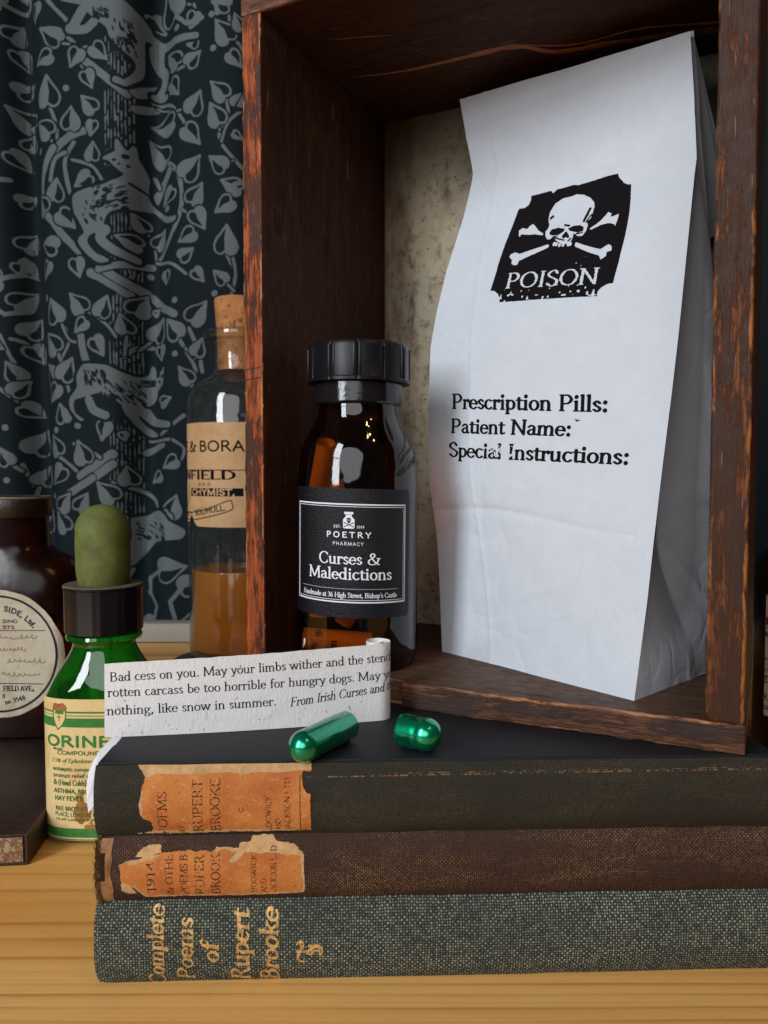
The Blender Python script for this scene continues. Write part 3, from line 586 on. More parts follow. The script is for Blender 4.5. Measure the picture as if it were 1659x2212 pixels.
# curtain ----------------------------------------------------------
YC = 75.0
def fold(x, z):
    x = np.asarray(x, float); z = np.asarray(z, float)
    f = 3.4*np.exp(-((x+32.6+0.02*z)/1.5)**2)+3.4*np.exp(-((x+22.6-0.035*(z-20))/1.7)**2)+2.6*np.exp(-((x+12-0.03*z)/2.2)**2)
    f = f+0.55*np.sin(x*0.62+0.3)*0.5+0.35*np.sin(x*0.33+z*0.03)+1.3*np.exp(-((x-8)/2)**2)+1.4*np.exp(-((x-27)/2.4)**2)+1.2*np.exp(-((x+47)/2.4)**2)
    return YC+f
xs = np.linspace(-70, 70, 400); zs = np.linspace(-3, 72, 40)
P = np.array([[(x, float(fold(x, z)), z) for z in zs] for x in xs])
cur = link('curtain', grid_mesh('curtain_cloth', P), CURT)
tag(cur, 'dark teal curtain printed with pale cats and heart shaped leaves behind everything', 'curtain')
F = Field(-46, -2, 30, 66, 0.085)
def cp(zx, zy, z2=False):                                      # print positions on the curtain
    x = zx*0.3637; y = zy*0.3637+(548.6 if z2 else 0); p = aty(x, y, YC+0.4); return (p[0], p[2])
def leaf(tip, base, side=1, wd=0.40):
    t = np.array(tip); b = np.array(base); ax = t-b; L = np.hypot(*ax); ax = ax/L; n = np.array([-ax[1], ax[0]])
    def outline(s, sc=1.0, sh=0.0):
        pr = [(0.06, 0.0), (-0.05, 0.16), (0.02, 0.34), (0.22, 0.42), (0.45, 0.36), (0.72, 0.17), (1.0, 0.0)]
        return [b+ax*L*((u-0.45)*sc+0.45+sh)+n*s*L*v*wd/0.40*sc for u, v in cat_rom(pr, 4)]
    A = outline(1); B = outline(-1); lp = [tuple(p) for p in A]+[tuple(p) for p in B[::-1]]
    F.poly(lp, 'sub'); F.segs(lp, 0.24, None, 'sub')
    F.segs([tuple(p) for p in A], 0.095); F.segs([tuple(p) for p in B], 0.095)
    F.poly([tuple(p) for p in (A if side > 0 else B)]+[tuple(b+ax*L*0.45-n*side*L*0.06)])
def stem(pts, r=0.22, z2=False, r2=None):
    if r >= 0.15: F.segs([tuple(p) for p in cat_rom([cp(*q, z2) for q in pts], 5)], r*(0.62 if r < 0.35 else 0.8)+0.13, None, 'sub')
    F.segs([tuple(p) for p in cat_rom([cp(*q, z2) for q in pts], 5)], r*(0.62 if r < 0.35 else 0.8), None, 'add', r2)
# tree trunk hatching
def trunk(y0, y1, z2=False, x0=640, x1=800):
    rs = random.Random(int(y0)+3)
    x = x0
    while x < x1:
        y = y0+rs.random()*40
        while y < y1:
            ln = rs.uniform(60, 170); stem([(x+rs.uniform(-3, 3), y), (x+rs.uniform(-3, 3), min(y+ln, y1))], 0.085, z2); y += ln+rs.uniform(12, 40)
        x += 18
for a, b, z2 in ((200, 480, 0), (520, 1000, 0), (1250, 1640, 0), (60, 140, 1), (230, 700, 1), (980, 1600, 1)): trunk(a, b, bool(z2), *((640, 800) if not z2 else (670, 830)))
# stems
for q, r in (([(280, 0), (340, 70), (430, 160)], .3), ([(250, 200), (370, 215), (460, 280), (430, 300)], .25), ([(300, 340), (380, 280), (460, 290)], .2), ([(500, 300), (570, 290), (620, 300)], .2), ([(490, 400), (520, 450)], .15),
             ([(520, 380), (620, 460), (750, 560)], .45), ([(790, 530), (900, 440)], .5), ([(790, 630), (880, 570)], .4), ([(860, 540), (960, 560), (1040, 640), (1110, 750)], .22), ([(1040, 640), (1130, 640)], .2), ([(880, 560), (1000, 620), (1020, 660)], .15),
             ([(300, 630), (350, 760), (350, 880)], .22), ([(430, 770), (400, 830), (350, 890)], .22), ([(300, 800), (340, 900)], .2), ([(340, 900), (430, 820), (520, 790)], .45), ([(330, 890), (270, 1000), (240, 1120), (260, 1250), (330, 1330), (380, 1400), (480, 1500)], .42),
             ([(450, 860), (400, 960), (410, 1080), (440, 1200)], .3), ([(440, 960), (560, 1000), (620, 1080)], .22), ([(310, 1080), (340, 960), (400, 920)], .3),
             ([(940, 900), (1040, 1000), (1070, 1100), (1070, 1220), (1020, 1350), (880, 1520), (600, 1610)], .33), ([(1080, 1240), (1140, 1280)], .2), ([(1080, 1020), (1050, 1040)], .2), ([(830, 1330), (870, 1440), (880, 1520)], .2), ([(880, 1520), (1000, 1550), (1100, 1620)], .25),
             ([(1350, 590), (1360, 700), (1310, 780), (1320, 860), (1400, 960), (1450, 1010)], .25), ([(1310, 780), (1290, 740)], .2), ([(1440, 660), (1360, 740), (1320, 850)], .2), ([(1330, 1010), (1390, 960)], .15), ([(1340, 1500), (1380, 1580), (1390, 1660)], .25), ([(1040, 0), (1090, 10), (1130, 20)], .2), ([(1170, 80), (1150, 20)], .2),
             ([(1370, 250), (1420, 270), (1450, 320)], .2), ([(1360, 60), (1370, 140)], .2), ([(1010, 400), (1090, 380), (1170, 340)], .2), ([(1040, 360), (1010, 420), (1050, 440)], .2), ([(870, 1140), (920, 1060), (980, 980)], .5), ([(870, 1000), (900, 1060)], .3)):
    stem(q, r)
for q, r in (([(550, 120), (650, 170), (760, 240)], .5), ([(610, 90), (720, 160), (830, 210)], .5), ([(600, 100), (720, 70), (860, 40)], .4), ([(860, 230), (940, 300), (1030, 350)], .45), ([(380, 410), (420, 520), (370, 630)], .2), ([(370, 400), (430, 520), (560, 510)], .2), ([(350, 590), (370, 640), (400, 750), (430, 850)], .25),
             ([(520, 340), (600, 390), (660, 440), (700, 500)], .22), ([(600, 390), (610, 380)], .2), ([(740, 610), (790, 550), (880, 540), (930, 580)], .3), ([(750, 460), (740, 600)], .2), ([(870, 470), (800, 560)], .2), ([(1050, 490), (1120, 600), (1160, 700), (1130, 780)], .3), ([(1200, 700), (1170, 560), (1120, 440)], .3),
             ([(330, 1190), (420, 1250), (490, 1320)], .25), ([(490, 1320), (590, 1250), (680, 1190)], .55), ([(570, 1330), (680, 1250)], .5), ([(390, 1440), (560, 1330)], .45), ([(450, 1130), (560, 1180), (610, 1210)], .3), ([(850, 1100), (950, 1060), (1090, 960)], .3), ([(830, 1180), (950, 1130)], .4), ([(1000, 1090), (1090, 1150), (1080, 1220)], .22), ([(850, 1110), (1000, 1100)], .25),
             ([(680, 1360), (780, 1400), (900, 1480), (900, 1580)], .3), ([(1100, 560), (1160, 620)], .2), ([(0, 480), (50, 600), (100, 720)], .25), ([(0, 800), (100, 880)], .25), ([(50, 500), (110, 520), (160, 620)], .25), ([(110, 1250), (160, 1400)], .25), ([(200, 1300), (160, 1450), (180, 1600)], .25), ([(20, 1210), (110, 1290)], .25),
             ([(1380, 0), (1400, 120), (1380, 230), (1370, 270)], .25), ([(1330, 160), (1390, 220)], .22), ([(480, 380), (500, 560), (530, 660)], .42)):
    stem(q, r, True)
LV = [(70, 80, 20, 190), (110, 350, 50, 245), (200, 130, 220, 30), (250, 185, 370, 265), (215, 385, 320, 345), (430, 415, 480, 310), (650, 375, 565, 290), (560, 540, 520, 440), (290, 462, 300, 640), (435, 645, 430, 780), (208, 715, 315, 810),
      (495, 585, 575, 675), (550, 822, 565, 735), (855, 690, 1015, 690), (1190, 535, 1130, 665), (1186, 852, 1095, 745), (848, 778, 955, 910), (1186, 920, 1085, 1045), (1200, 1085, 1130, 1200), (1216, 1360, 1150, 1245), (567, 855, 560, 965), (455, 1118, 550, 1055),
      (352, 1070, 335, 1200), (205, 1140, 270, 1255), (457, 1362, 365, 1270), (770, 1255, 830, 1335), (697, 1410, 810, 1440), (948, 1328, 880, 1425), (1055, 1430, 1150, 1370), (1145, 1470, 1065, 1530), (225, 1430, 350, 1480), (235, 1650, 290, 1560), (485, 1655, 460, 1545), (965, 1670, 960, 1590), (1210, 1670, 1150, 1600),
      (1285, 130, 1370, 260), (1440, 410, 1370, 330), (1255, 490, 1345, 590), (1250, 615, 1310, 745), (1245, 930, 1340, 1010), (1315, 1075, 1430, 1130), (1280, 1265, 1380, 1195), (1350, 1338, 1340, 1505), (940, 105, 860, 10), (1125, 170, 1160, 70), (1260, 20, 1370, 60), (960, 252, 1045, 360), (1190, 300, 1110, 375), (1050, 542, 990, 440),
      (140, 430, 50, 500), (10, 605, 140, 690), (130, 735, 100, 830), (120, 965, 30, 880), (145, 1115, 70, 1170), (150, 1345, 90, 1450), (155, 1620, 70, 1540), (1180, 200, 1130, 270), (930, 1180, 1010, 1100), (1440, 560, 1400, 640), (1400, 100, 1440, 190), (1440, 830, 1390, 800)]
L2 = [(300, 265, 350, 405), (425, 240, 515, 345), (655, 255, 605, 375), (835, 225, 780, 345), (720, 360, 750, 465), (945, 360, 875, 490), (975, 375, 1060, 490), (250, 460, 345, 580), (630, 610, 570, 505), (245, 640, 330, 755), (440, 620, 375, 745), (285, 880, 345, 780), (360, 890, 390, 1000), (455, 470, 520, 400), (930, 620, 920, 530),
      (1225, 280, 1130, 400), (1200, 500, 1160, 600), (1060, 670, 1130, 760), (1010, 850, 930, 880), (290, 1070, 350, 1190), (470, 1110, 520, 1240), (290, 1370, 380, 1270), (745, 1260, 760, 1370), (590, 1355, 690, 1460), (530, 1420, 470, 1520), (960, 1270, 1050, 1220), (870, 1360, 940, 1310), (1050, 1430, 1010, 1560), (210, 1040, 150, 1180), (230, 1260, 180, 1370),
      (155, 200, 60, 300), (170, 360, 110, 470), (195, 635, 130, 530), (30, 640, 90, 740), (130, 745, 60, 830), (200, 960, 100, 900), (0, 1150, 50, 1250), (620, 1110, 640, 1000), (740, 1110, 730, 1060), (905, 300, 870, 330), (240, 1530, 190, 1650), (330, 1530, 400, 1640), (1270, 100, 1340, 170), (940, 1620, 1000, 1540), (60, 1450, 130, 1560), (420, 1420, 350, 1520)]
for i, (a, b, c, d) in enumerate(LV): leaf(cp(a, b), cp(c, d), 1 if (i*7) % 3 else -1)
for i, (a, b, c, d) in enumerate(L2): leaf(cp(a, b, True), cp(c, d, True), 1 if (i*5) % 3 else -1)
for a, b, z2 in ((405, 540, 0), (1035, 130, 0), (1270, 295, 0), (225, 888, 0), (1260, 95, 0), (965, 1205, 0), (255, 250, 1), (850, 100, 1), (1030, 268, 1), (1035, 590, 1), (1275, 235, 1), (470, 1022, 1), (330, 1045, 1), (30, 1030, 1), (290, 1440, 1), (40, 1345, 1)):
    p = cp(a, b, bool(z2)); F.ell(p[0], p[1], 0.30, 0.30)
# cats: dark surround first, then body, then fur ticks
def cat(outline, ticks, z2=False, extra=()):
    O = [cp(a, b, z2) for a, b in outline]; O = [tuple(p) for p in cat_rom(O+[O[0]], 4)]
    T = copy.copy(F); T.f = np.full_like(F.f, -9.0); T.poly(O); T.segs(O+[O[0]], 0.30)
    for ex in extra: T.segs([tuple(p) for p in cat_rom([cp(*q, z2) for q in ex[0]], 5)], ex[1]+0.26, None, 'add', (ex[2]+0.26) if len(ex) > 2 else None)
    np.minimum(F.f, -T.f, out=F.f); F.poly(O)
    for ex in extra: F.segs([tuple(p) for p in cat_rom([cp(*q, z2) for q in ex[0]], 5)], ex[1], None, 'add', ex[2] if len(ex) > 2 else None)
    rs = random.Random(5)
    for (ax, ay, bx, by, n, an) in ticks:
        for _ in range(n):
            x = rs.uniform(ax, bx); y = rs.uniform(ay, by); l = rs.uniform(12, 34); F.segs([cp(x, y, z2), cp(x+l*cos(an), y+l*sin(an), z2)], 0.07, None, 'sub')
cat([(340, -60), (360, 15), (460, 40), (505, 55), (560, 120), (640, 180), (665, 240), (720, 300), (790, 350), (780, 420), (740, 480), (700, 495), (745, 515), (790, 470), (825, 400), (830, 330), (828, 200), (850, 170), (860, 110), (820, 60), (700, -10), (600, -60)],
    [(560, 60, 640, 120, 26, 0.7), (670, 120, 790, 290, 40, 1.3)],
    extra=(([(840, 140), (920, 180), (1030, 205), (1160, 205)], .45, .3), ([(500, 80), (450, 170), (430, 190)], .45), ([(570, 150), (520, 190), (440, 195)], .4), ([(885, 215), (885, 270), (900, 320), (935, 360), (925, 430), (890, 490)], 0.62, .3), ([(700, 490), (740, 500)], .3), ([(870, 500), (940, 500)], .3)))
cat([(720, 900), (700, 910), (640, 945), (625, 960), (660, 970), (690, 1000), (720, 1025), (740, 1040), (700, 1075), (620, 1110), (520, 1130), (455, 1160), (440, 1200), (455, 1280), (490, 1340), (510, 1390), (480, 1420), (480, 1460), (540, 1530), (600, 1570), (660, 1565), (650, 1545), (580, 1510), (530, 1440), (560, 1400), (620, 1380), (650, 1290),
     (720, 1250), (800, 1230), (860, 1210), (900, 1240), (960, 1290), (1020, 1300), (1035, 1270), (990, 1265), (920, 1220), (860, 1160), (840, 1090), (845, 1020), (820, 950), (790, 910), (740, 890)],
    [(560, 1120, 740, 1250, 60, -0.5), (500, 1200, 620, 1330, 18, 1.2)],
    extra=(([(640, 1380), (610, 1420), (640, 1460), (700, 1500), (790, 1530)], .5, .35), ([(720, 905), (705, 850)], .4, .1), ([(780, 905), (785, 860)], .35, .1)))
for x, y, r in ((690, 965, .22), (745, 935, .32), (715, 985, .15), (760, 985, .2)): p = cp(x, y); F.ell(p[0], p[1], r, r*0.7, 0.5, 'sub')
F.segs([cp(765, 1085), cp(840, 1110), cp(865, 1160)], .12, None, 'sub')
cat([(500, 660), (540, 655), (640, 665), (720, 700), (790, 725), (840, 700), (850, 660), (870, 650), (890, 690), (930, 680), (950, 660), (950, 720), (940, 770), (900, 800), (890, 850), (850, 890), (800, 910), (790, 950), (830, 1020), (900, 1065), (900, 1080), (840, 1075), (770, 1000), (735, 930), (720, 890), (660, 860), (600, 830), (520, 850), (460, 865), (445, 900), (460, 950), (510, 985), (480, 990), (430, 930), (418, 870), (440, 830), (465, 790), (465, 720)],
    [(510, 690, 640, 760, 40, 1.2), (610, 750, 820, 890, 70, 0.9)], True,
    extra=(([(540, 870), (570, 930), (640, 960)], .4), ([(810, 920), (880, 990), (990, 1010)], .5, .3)))
for x, y, r in ((900, 705, .28), (935, 715, .2), (910, 745, .2), (930, 760, .12)): p = cp(x, y, True); F.ell(p[0], p[1], r, r*0.8, 0.5, 'sub')
for y in (745, 760, 775): F.segs([cp(800, y, True), cp(880, y-8, True)], .09, None, 'sub')
cat([(700, 1580), (760, 1570), (840, 1560), (900, 1530), (960, 1540), (1010, 1590), (1100, 1640), (1080, 1690), (1000, 1700), (900, 1720), (820, 1800), (760, 1860), (700, 1800)], [(780, 1600, 960, 1700, 30, 0.6)], True)
# the same vine goes on below and to the right
rs = random.Random(11)
for x0, x1, z0, z1, n in ((-45, -14, -1, 12, 46), (-12, 29, 0, 65, 190), (-45, -35, 10, 64, 26), (-36, -12, 57, 65, 24)):
    for _ in range(n):
        x = rs.uniform(x0, x1); z = rs.uniform(z0, z1); i, j = int((x-F.x0)/F.h), int((z-F.y0)/F.h)
        if not (8 < i < F.nx-8 and 8 < j < F.ny-8) or F.f[j-8:j+8, i-8:i+8].max() > 0: continue
        a = rs.uniform(0, 6.28); L = rs.uniform(2.2, 3.4); leaf((x+L*cos(a), z+L*sin(a)), (x, z), rs.choice((1, -1)))
        if x+L > 29.5 or z+L > 65.5: continue
        F.segs([(x, z), (x-1.6*cos(a+0.4), z-1.6*sin(a+0.4)), (x-2.8*cos(a+0.9), z-2.8*sin(a+0.9))], .2)
F.f += F.noise(0.5, 3)*0.03
F.sheet('printed_pattern', lambda x, z: np.stack([x, fold(x, z)-0.04, z]), CPRINT, cur, 4)

# ================================================================ books (one frame: spine faces the camera, turned 2 degrees)
BY = radians(2.0); b0 = atz(205, 2137, 0.0); B0 = np.array([b0[0], b0[1], 0]); BX = np.array([cos(BY), sin(BY), 0]); BN = np.array([-sin(BY), cos(BY), 0])
def bk(x, y):                                                    # a sight line on the spine plane -> (along, height)
    p = onplane(x, y, B0, BN); return float(np.dot(p-B0, BX)), float(p[2])
def zz(x, y, oy=2900): return ((300+x/1.508)*0.5486, (oy+y/1.508)*0.5486)
def arcy(me):
    a = me.attributes.new('arc', 'FLOAT', 'POINT'); a.data.foreach_set('value', [v.co.y/K for v in me.vertices])
def book(name, label, s0, z0, z1, L, depth, bulge, spinemat, boardmat, th=0.22, fr=0.0):
    root = thing(name, label, 'book', B0+BX*s0+np.array([0, 0, z0]), (0, 0, BY))
    H = z1-z0
    def prof(t, k):                                              # spine bulge with a dip at each joint
        return -bulge*(1-abs(2*t-1)**2.6)
    ts = np.concatenate([[0, 0.01], np.linspace(0.03, 0.97, 26), [0.99, 1.0]]); xs = np.linspace(0, L, 90)
    Po = np.zeros((len(xs), 2*len(ts), 3))
    for i, x in enumerate(xs):
        ends = 0.10*np.exp(-x/0.12)+0.10*np.exp(-(L-x)/0.12)
        wv = 0.02*float(vnoise(x*0.8, z0*7))
        for j, t in enumerate(ts):
            y = prof(t, x)+wv+ends*0.9; zc = t*H; zc = H/2+(zc-H/2)*(1-0.05*ends/0.1*0.8)
            Po[i, j] = (x, y+0.30, zc); Po[i, 2*len(ts)-1-j] = (x, y+0.36, zc if 0 < j < len(ts)-1 else zc)
    al = np.concatenate([[0], np.cumsum([math.hypot(H*(ts[k+1]-ts[k]), prof(ts[k+1], 0)-prof(ts[k], 0)) for k in range(len(ts)-1)])])
    sp = link('spine', sharp(grid_mesh('spine', Po, closed_v=True, caps=True), 60), spinemat, root); A_ = sp.data.attributes.new('arc', 'FLOAT', 'POINT'); A_.data.foreach_set('value', np.tile(np.concatenate([al, al[::-1]]), len(xs)).astype(np.float32))
    for nm, zc in (('front_board', H-th/2), ('back_board', th/2)):
        bd = rbox(nm, L, depth-0.42, th, 0.05, 3, c=(L/2, 0.42+(depth-0.42)/2+0.12, zc)); link(nm, bd, boardmat, root); arcy(bd)
    pb = rbox('page_block', L-0.5, depth-0.7, H-2*th-0.02, 0.02, 1, c=(L/2, 0.35+(depth-0.7)/2, H/2)); link('page_block', pb, PAGES, root)
    # rounded joint between spine and board
    for nm, zc, dz in (('joint', H-th*0.55, 1), ('joint', th*0.55, -1)):
        J = np.array([[(x, 0.33+0.17*k/6, zc+dz*(0.55*th-0.05*sin(pi*k/6)-0.012+0.006*float(vnoise(x*2, 5)))) for k in range(7)] for x in np.linspace(0.03, L-0.03, 60)])
        jm = grid_mesh(nm, J); link(nm, jm, boardmat, root); arcy(jm)
    def smap(off):
        def f(s, z):                                             # (along from B0, height) -> local spine point
            s = np.asarray(s); t = np.clip((np.asarray(z)-z0)/H, 0, 1)
            return np.stack([s-s0, -bulge*(1-np.abs(2*t-1)**2.6)+0.30-off+0*s+0.02*vnoise((s-s0)*0.8, z0*7), H*t])
        return f
    return root, smap, sp
zG = zof(1946, B0[1]+0.3); zB = zof(1806, B0[1]+0.3); zK = zof(1652, B0[1]+0.35)
book_g, mapG, _ = book('clothbound_book', 'thick blue green coarse cloth book with gilt spine title, at the bottom of the stack', -0.02, 0.0, zG, 20.6, 13.2, 0.34, CL_GREEN, CL_GREEN)
book_b, mapB, spB = book('clothbound_book', 'thin brown cloth book with torn orange paper spine label, middle of the stack', 0.12, zG, zB, 20.2, 12.8, 0.26, CL_BROWN, CL_BROWN, 0.2)
book_k, mapK, _ = book('clothbound_book', 'black cloth book with torn orange poems label, top of the stack under the crate', 0.02, zB, zK, 20.4, 13.2, 0.26, CL_BLACK, CL_TOP, 0.22)
for o in (book_g, book_b, book_k): o['group'] = 'stacked cloth books'
TOPZ = zK
def band(z0, z1): return None
R90 = pi/2
def bz(x, y, oy=2900): return bk(*zz(x, y, oy))
# label of the black book
F = Field(0, zB, 8, zK, 0.012)
out = [(350, 190), (430, 186), (490, 185), (520, 180), (800, 176), (1395, 178), (1392, 218), (1345, 222), (1338, 250), (1345, 300), (1362, 335), (1390, 345), (1392, 572), (1000, 584), (600, 594), (350, 600), (440, 583), (455, 550), (435, 510), (400, 500), (378, 470), (366, 420), (372, 380), (385, 340), (392, 290), (400, 255), (385, 222), (360, 205)]
F.poly([bz(*p) for p in out]); F.f += F.noise(0.12, 5)*0.018+F.noise(0.04, 6)*0.008
under = F.sheet('label_backing', mapK(0.012), SLP, book_k, 3)
F.poly([bz(x, y) for x, y in ((330, 160), (1420, 150), (1420, 206), (1200, 226), (1060, 222), (980, 238), (900, 224), (760, 232), (600, 236), (470, 232), (400, 262), (330, 270))], 'sub')
F.poly([bz(x, y) for x, y in ((340, 574), (1300, 560), (1300, 640), (340, 640))], 'sub')
F.poly([bz(x, y) for x, y in ((350, 330), (395, 330), (385, 400), (395, 440), (384, 500), (350, 500))], 'sub')
lab = F.sheet('spine_label', mapK(0.024), SL1, book_k, 3)
F = Field(0, zB, 8, zK, 0.0085)
def vt(s, xb, ys, ye, cap, oy=2900, **kw):                       # spine words read upwards; xb baseline, ys start, ye end
    p = bz(xb, ys, oy); q = bz(xb, ye, oy); em = abs(bz(xb, ys, oy)[0]-bz(xb-cap, ys, oy)[0])/0.7
    text(F, s, p[0], p[1], em, rot=R90, fit=q[1]-p[1], **kw)
for s, xb, ys, ye, cap in (('POEMS', 538, 600, 328, 54), ('BY', 640, 592, 534, 36), ('RUPERT', 747, 582, 260, 55), ('BROOKE', 852, 578, 256, 55), ('SIDGWICK', 1158, 592, 350, 34), ('AND', 1212, 572, 488, 30), ('JACKSON LTD', 1270, 572, 250, 33)):
    vt(s, xb, ys, ye, cap, wt=0.05, thin=0.024)
F.segs([bz(1327, 240), bz(1330, 568)], 0.012)
F.ell(*bz(978, 437), 0.075, 0.075); F.ell(*bz(978, 437), 0.055, 0.055, 0, 'sub')
F.poly([bz(*p) for p in ((470, 575), (505, 580), (498, 610), (470, 610))], 'sub'); F.poly([bz(*p) for p in ((1110, 574), (1290, 566), (1290, 600), (1110, 600))], 'sub')
F.f = np.minimum(F.f, 0.03+F.noise(0.035, 8)*0.075)
F.sheet('spine_lettering', mapK(0.030), INKS, lab, 3)
# pale rubbed line where the spine cloth turns
F = Field(0, zB, 20, zK, 0.012); zl = zK-(zK-zB)*0.155
F.segs([(2.2, zl-0.06), (9, zl-0.02), (20, zl+0.03)], 0.017); F.segs([(8.6, zl+0.035), (20, zl+0.08)], 0.01)
F.f = np.minimum(F.f, F.noise(0.05, 3)*0.05-0.006+0.012*F.noise(1.5, 4)); F.poly([bz(*p) for p in out], 'sub')
F.sheet('rubbed_line', mapK(0.010), FRAY, book_k, 3)
# brown label
F = Field(0, zG, 8, zB, 0.012)
out = [(252, 770), (300, 747), (400, 728), (490, 703), (600, 695), (815, 690), (830, 668), (965, 672), (970, 645), (1035, 640), (1040, 608), (1100, 604), (1160, 606), (1185, 635), (1290, 650), (1340, 690), (1353, 712), (1355, 945), (1000, 958), (600, 970), (400, 976), (372, 940), (330, 908), (282, 893), (262, 860)]
F.poly([bz(*p) for p in out]); F.poly([bz(*p) for p in ((340, 725), (380, 680), (430, 660), (495, 655), (500, 700), (420, 725))]); F.poly([bz(*p) for p in ((262, 880), (330, 905), (350, 945), (300, 950), (262, 925))])
F.f += F.noise(0.12, 15)*0.02+F.noise(0.04, 16)*0.012
F.sheet('label_backing', mapB(0.012), SLP, book_b, 3)
F.poly([bz(*p) for p in ((820, 580), (1370, 580), (1370, 730), (1290, 715), (1200, 690), (1100, 700), (990, 690), (850, 680), (820, 700))], 'sub'); F.poly([bz(*p) for p in ((300, 600), (500, 600), (500, 712), (420, 745), (300, 765))], 'sub')
F.poly([bz(*p) for p in ((230, 860), (285, 880), (350, 905), (385, 935), (410, 962), (900, 948), (1370, 930), (1370, 1000), (230, 1000))], 'sub')
F.poly([bz(*p) for p in ((905, 740), (960, 690), (990, 690), (950, 735), (925, 750))], 'sub'); F.poly([bz(*p) for p in ((1325, 700), (1365, 700), (1365, 940), (1340, 930), (1335, 800))], 'sub')
F.f += F.noise(0.2, 25)*0.05; lab = F.sheet('spine_label', mapB(0.024), SL1, book_b, 3)
F = Field(0, zG, 8, zB, 0.0085)
for s, xb, ys, ye, cap in (('1914', 465, 938, 745, 50), ('& OTHER', 572, 952, 665, 44), ('POEMS BY', 660, 952, 668, 44), ('RUPERT', 757, 952, 660, 52), ('BROOKE', 853, 948, 655, 52), ('SIDGWICK', 1070, 942, 700, 30), ('AND', 1128, 936, 843, 32), ('JACKSON LTD', 1188, 938, 655, 33)):
    vt(s, xb, ys, ye, cap, wt=0.05, thin=0.022)
F.poly([bz(*p) for p in ((400, 600), (900, 600), (862, 690), (700, 700), (560, 708), (480, 730), (400, 745))], 'sub'); F.poly([bz(*p) for p in ((1110, 690), (1210, 690), (1210, 712), (1110, 712))], 'sub')
F.f = np.minimum(F.f, 0.03+F.noise(0.09, 28)*0.05+F.noise(0.035, 29)*0.05)
F.sheet('spine_lettering', mapB(0.030), INKS, lab, 3)
# gilt title of the green book
F = Field(0, 0, 9, zG, 0.010)
for s, xb, ys, ye, cap in (('Complete', 522, 685, 195, 92), ('Poems', 694, 640, 255, 92), ('of', 846, 512, 395, 100), ('Rupert', 1026, 650, 215, 105), ('Brooke', 1200, 655, 208, 105)):
    vt(s, xb, ys, ye, cap, 3450, wt=0.075, thin=0.042, slant=0.18)
for q in ([(1310, 400), (1330, 380), (1350, 400), (1330, 440), (1315, 470), (1330, 500), (1350, 505)], [(1315, 490), (1335, 430), (1330, 385)], [(1370, 455), (1390, 430), (1440, 410), (1460, 430), (1450, 460), (1440, 435), (1410, 440), (1390, 460), (1370, 445)], [(1310, 440), (1350, 445), (1400, 430)], [(1380, 410), (1430, 405), (1440, 420)]):
    F.segs([tuple(p) for p in cat_rom([bz(a, b, 3450) for a, b in q], 5)], 0.035)
pt = 0.066
gx, gy = np.meshgrid(F.X, F.Y); F.f = F.f-0.007*(1-np.abs(np.sin(gx*pi/pt)))-0.007*(1-np.abs(np.sin(gy*pi/pt)))+F.noise(0.09, 31)*0.012
F.sheet('gilt_lettering', mapG(0.014), GOLD, book_g, 3)
# frayed heads of the spines
def fray(root, H, n, mat, name, x0=-0.05, spread=0.14, seed=0, bul=0.26):
    rs = random.Random(seed); V = []; Fc = []
    for i in range(n):
        t = rs.uniform(0.03, 0.97); y = 0.30-bul*(1-abs(2*t-1)**2.6)-rs.uniform(0, 0.04); x = x0+rs.uniform(0.0, spread); l = rs.uniform(0.06, 0.22); a = rs.uniform(-1.9, 1.9)
        p = np.array([x, y, t*H]); d = np.array([-0.25*rs.random(), -0.05-0.15*rs.random(), sin(a)*0.7])*l*2; r = rs.uniform(0.006, 0.014); k = len(V)
        q = p+d*0.5+np.array([0, 0, 0.03*rs.uniform(-1, 1)]); e = p+d
        for c, rr in ((p, r), (q, r*0.9), (e, r*0.3)): V += [c+np.array([0, -rr, 0]), c+np.array([rr, rr, 0]), c+np.array([-rr, rr, rr])]
        for s in (0, 3):
            for u in range(3): Fc.append((k+s+u, k+s+(u+1) % 3, k+s+3+(u+1) % 3, k+s+3+u))
        Fc.append((k+8, k+7, k+6))
    o = link(name, mesh(name, V, Fc), mat, root); o['kind'] = 'stuff'
fray(book_b, zB-zG, 420, FRAY, 'frayed_threads', seed=1); pass; pass
H = zB-zG                                                        # bare torn head of the brown spine
V = []; rng = np.linspace(0.02, 0.98, 24)
Pq = np.array([[(x+0.05*float(vnoise(t*9, 3))*(1 if x > 0.2 else 0.6), 0.30-0.26*(1-abs(2*t-1)**2.6)-0.018-0.03*sin(pi*min(x/0.42, 1)), t*H) for t in rng] for x in np.linspace(-0.06, 0.42, 8)])
link('torn_spine_head', grid_mesh('torn_spine_head', Pq), m_aged('torn_head_board', (0.33, 0.17, 0.07), (0.10, 0.035, 0.012), 0.9, 0.45, 2.2), book_b)
Pq = np.array([[(x, 0.30-0.26*(1-abs(2*t-1)**2.6)-0.055-0.01*sin(i), t*H) for t in np.linspace(0.38, 0.80, 14)] for i, x in enumerate((0.10+0.0*np.arange(4))+np.linspace(-0.03, 0.12, 4))])
link('spine_hollow', grid_mesh('spine_hollow', Pq), m_plain('dark_hollow', (0.02, 0.008, 0.004), 0.9), book_b)
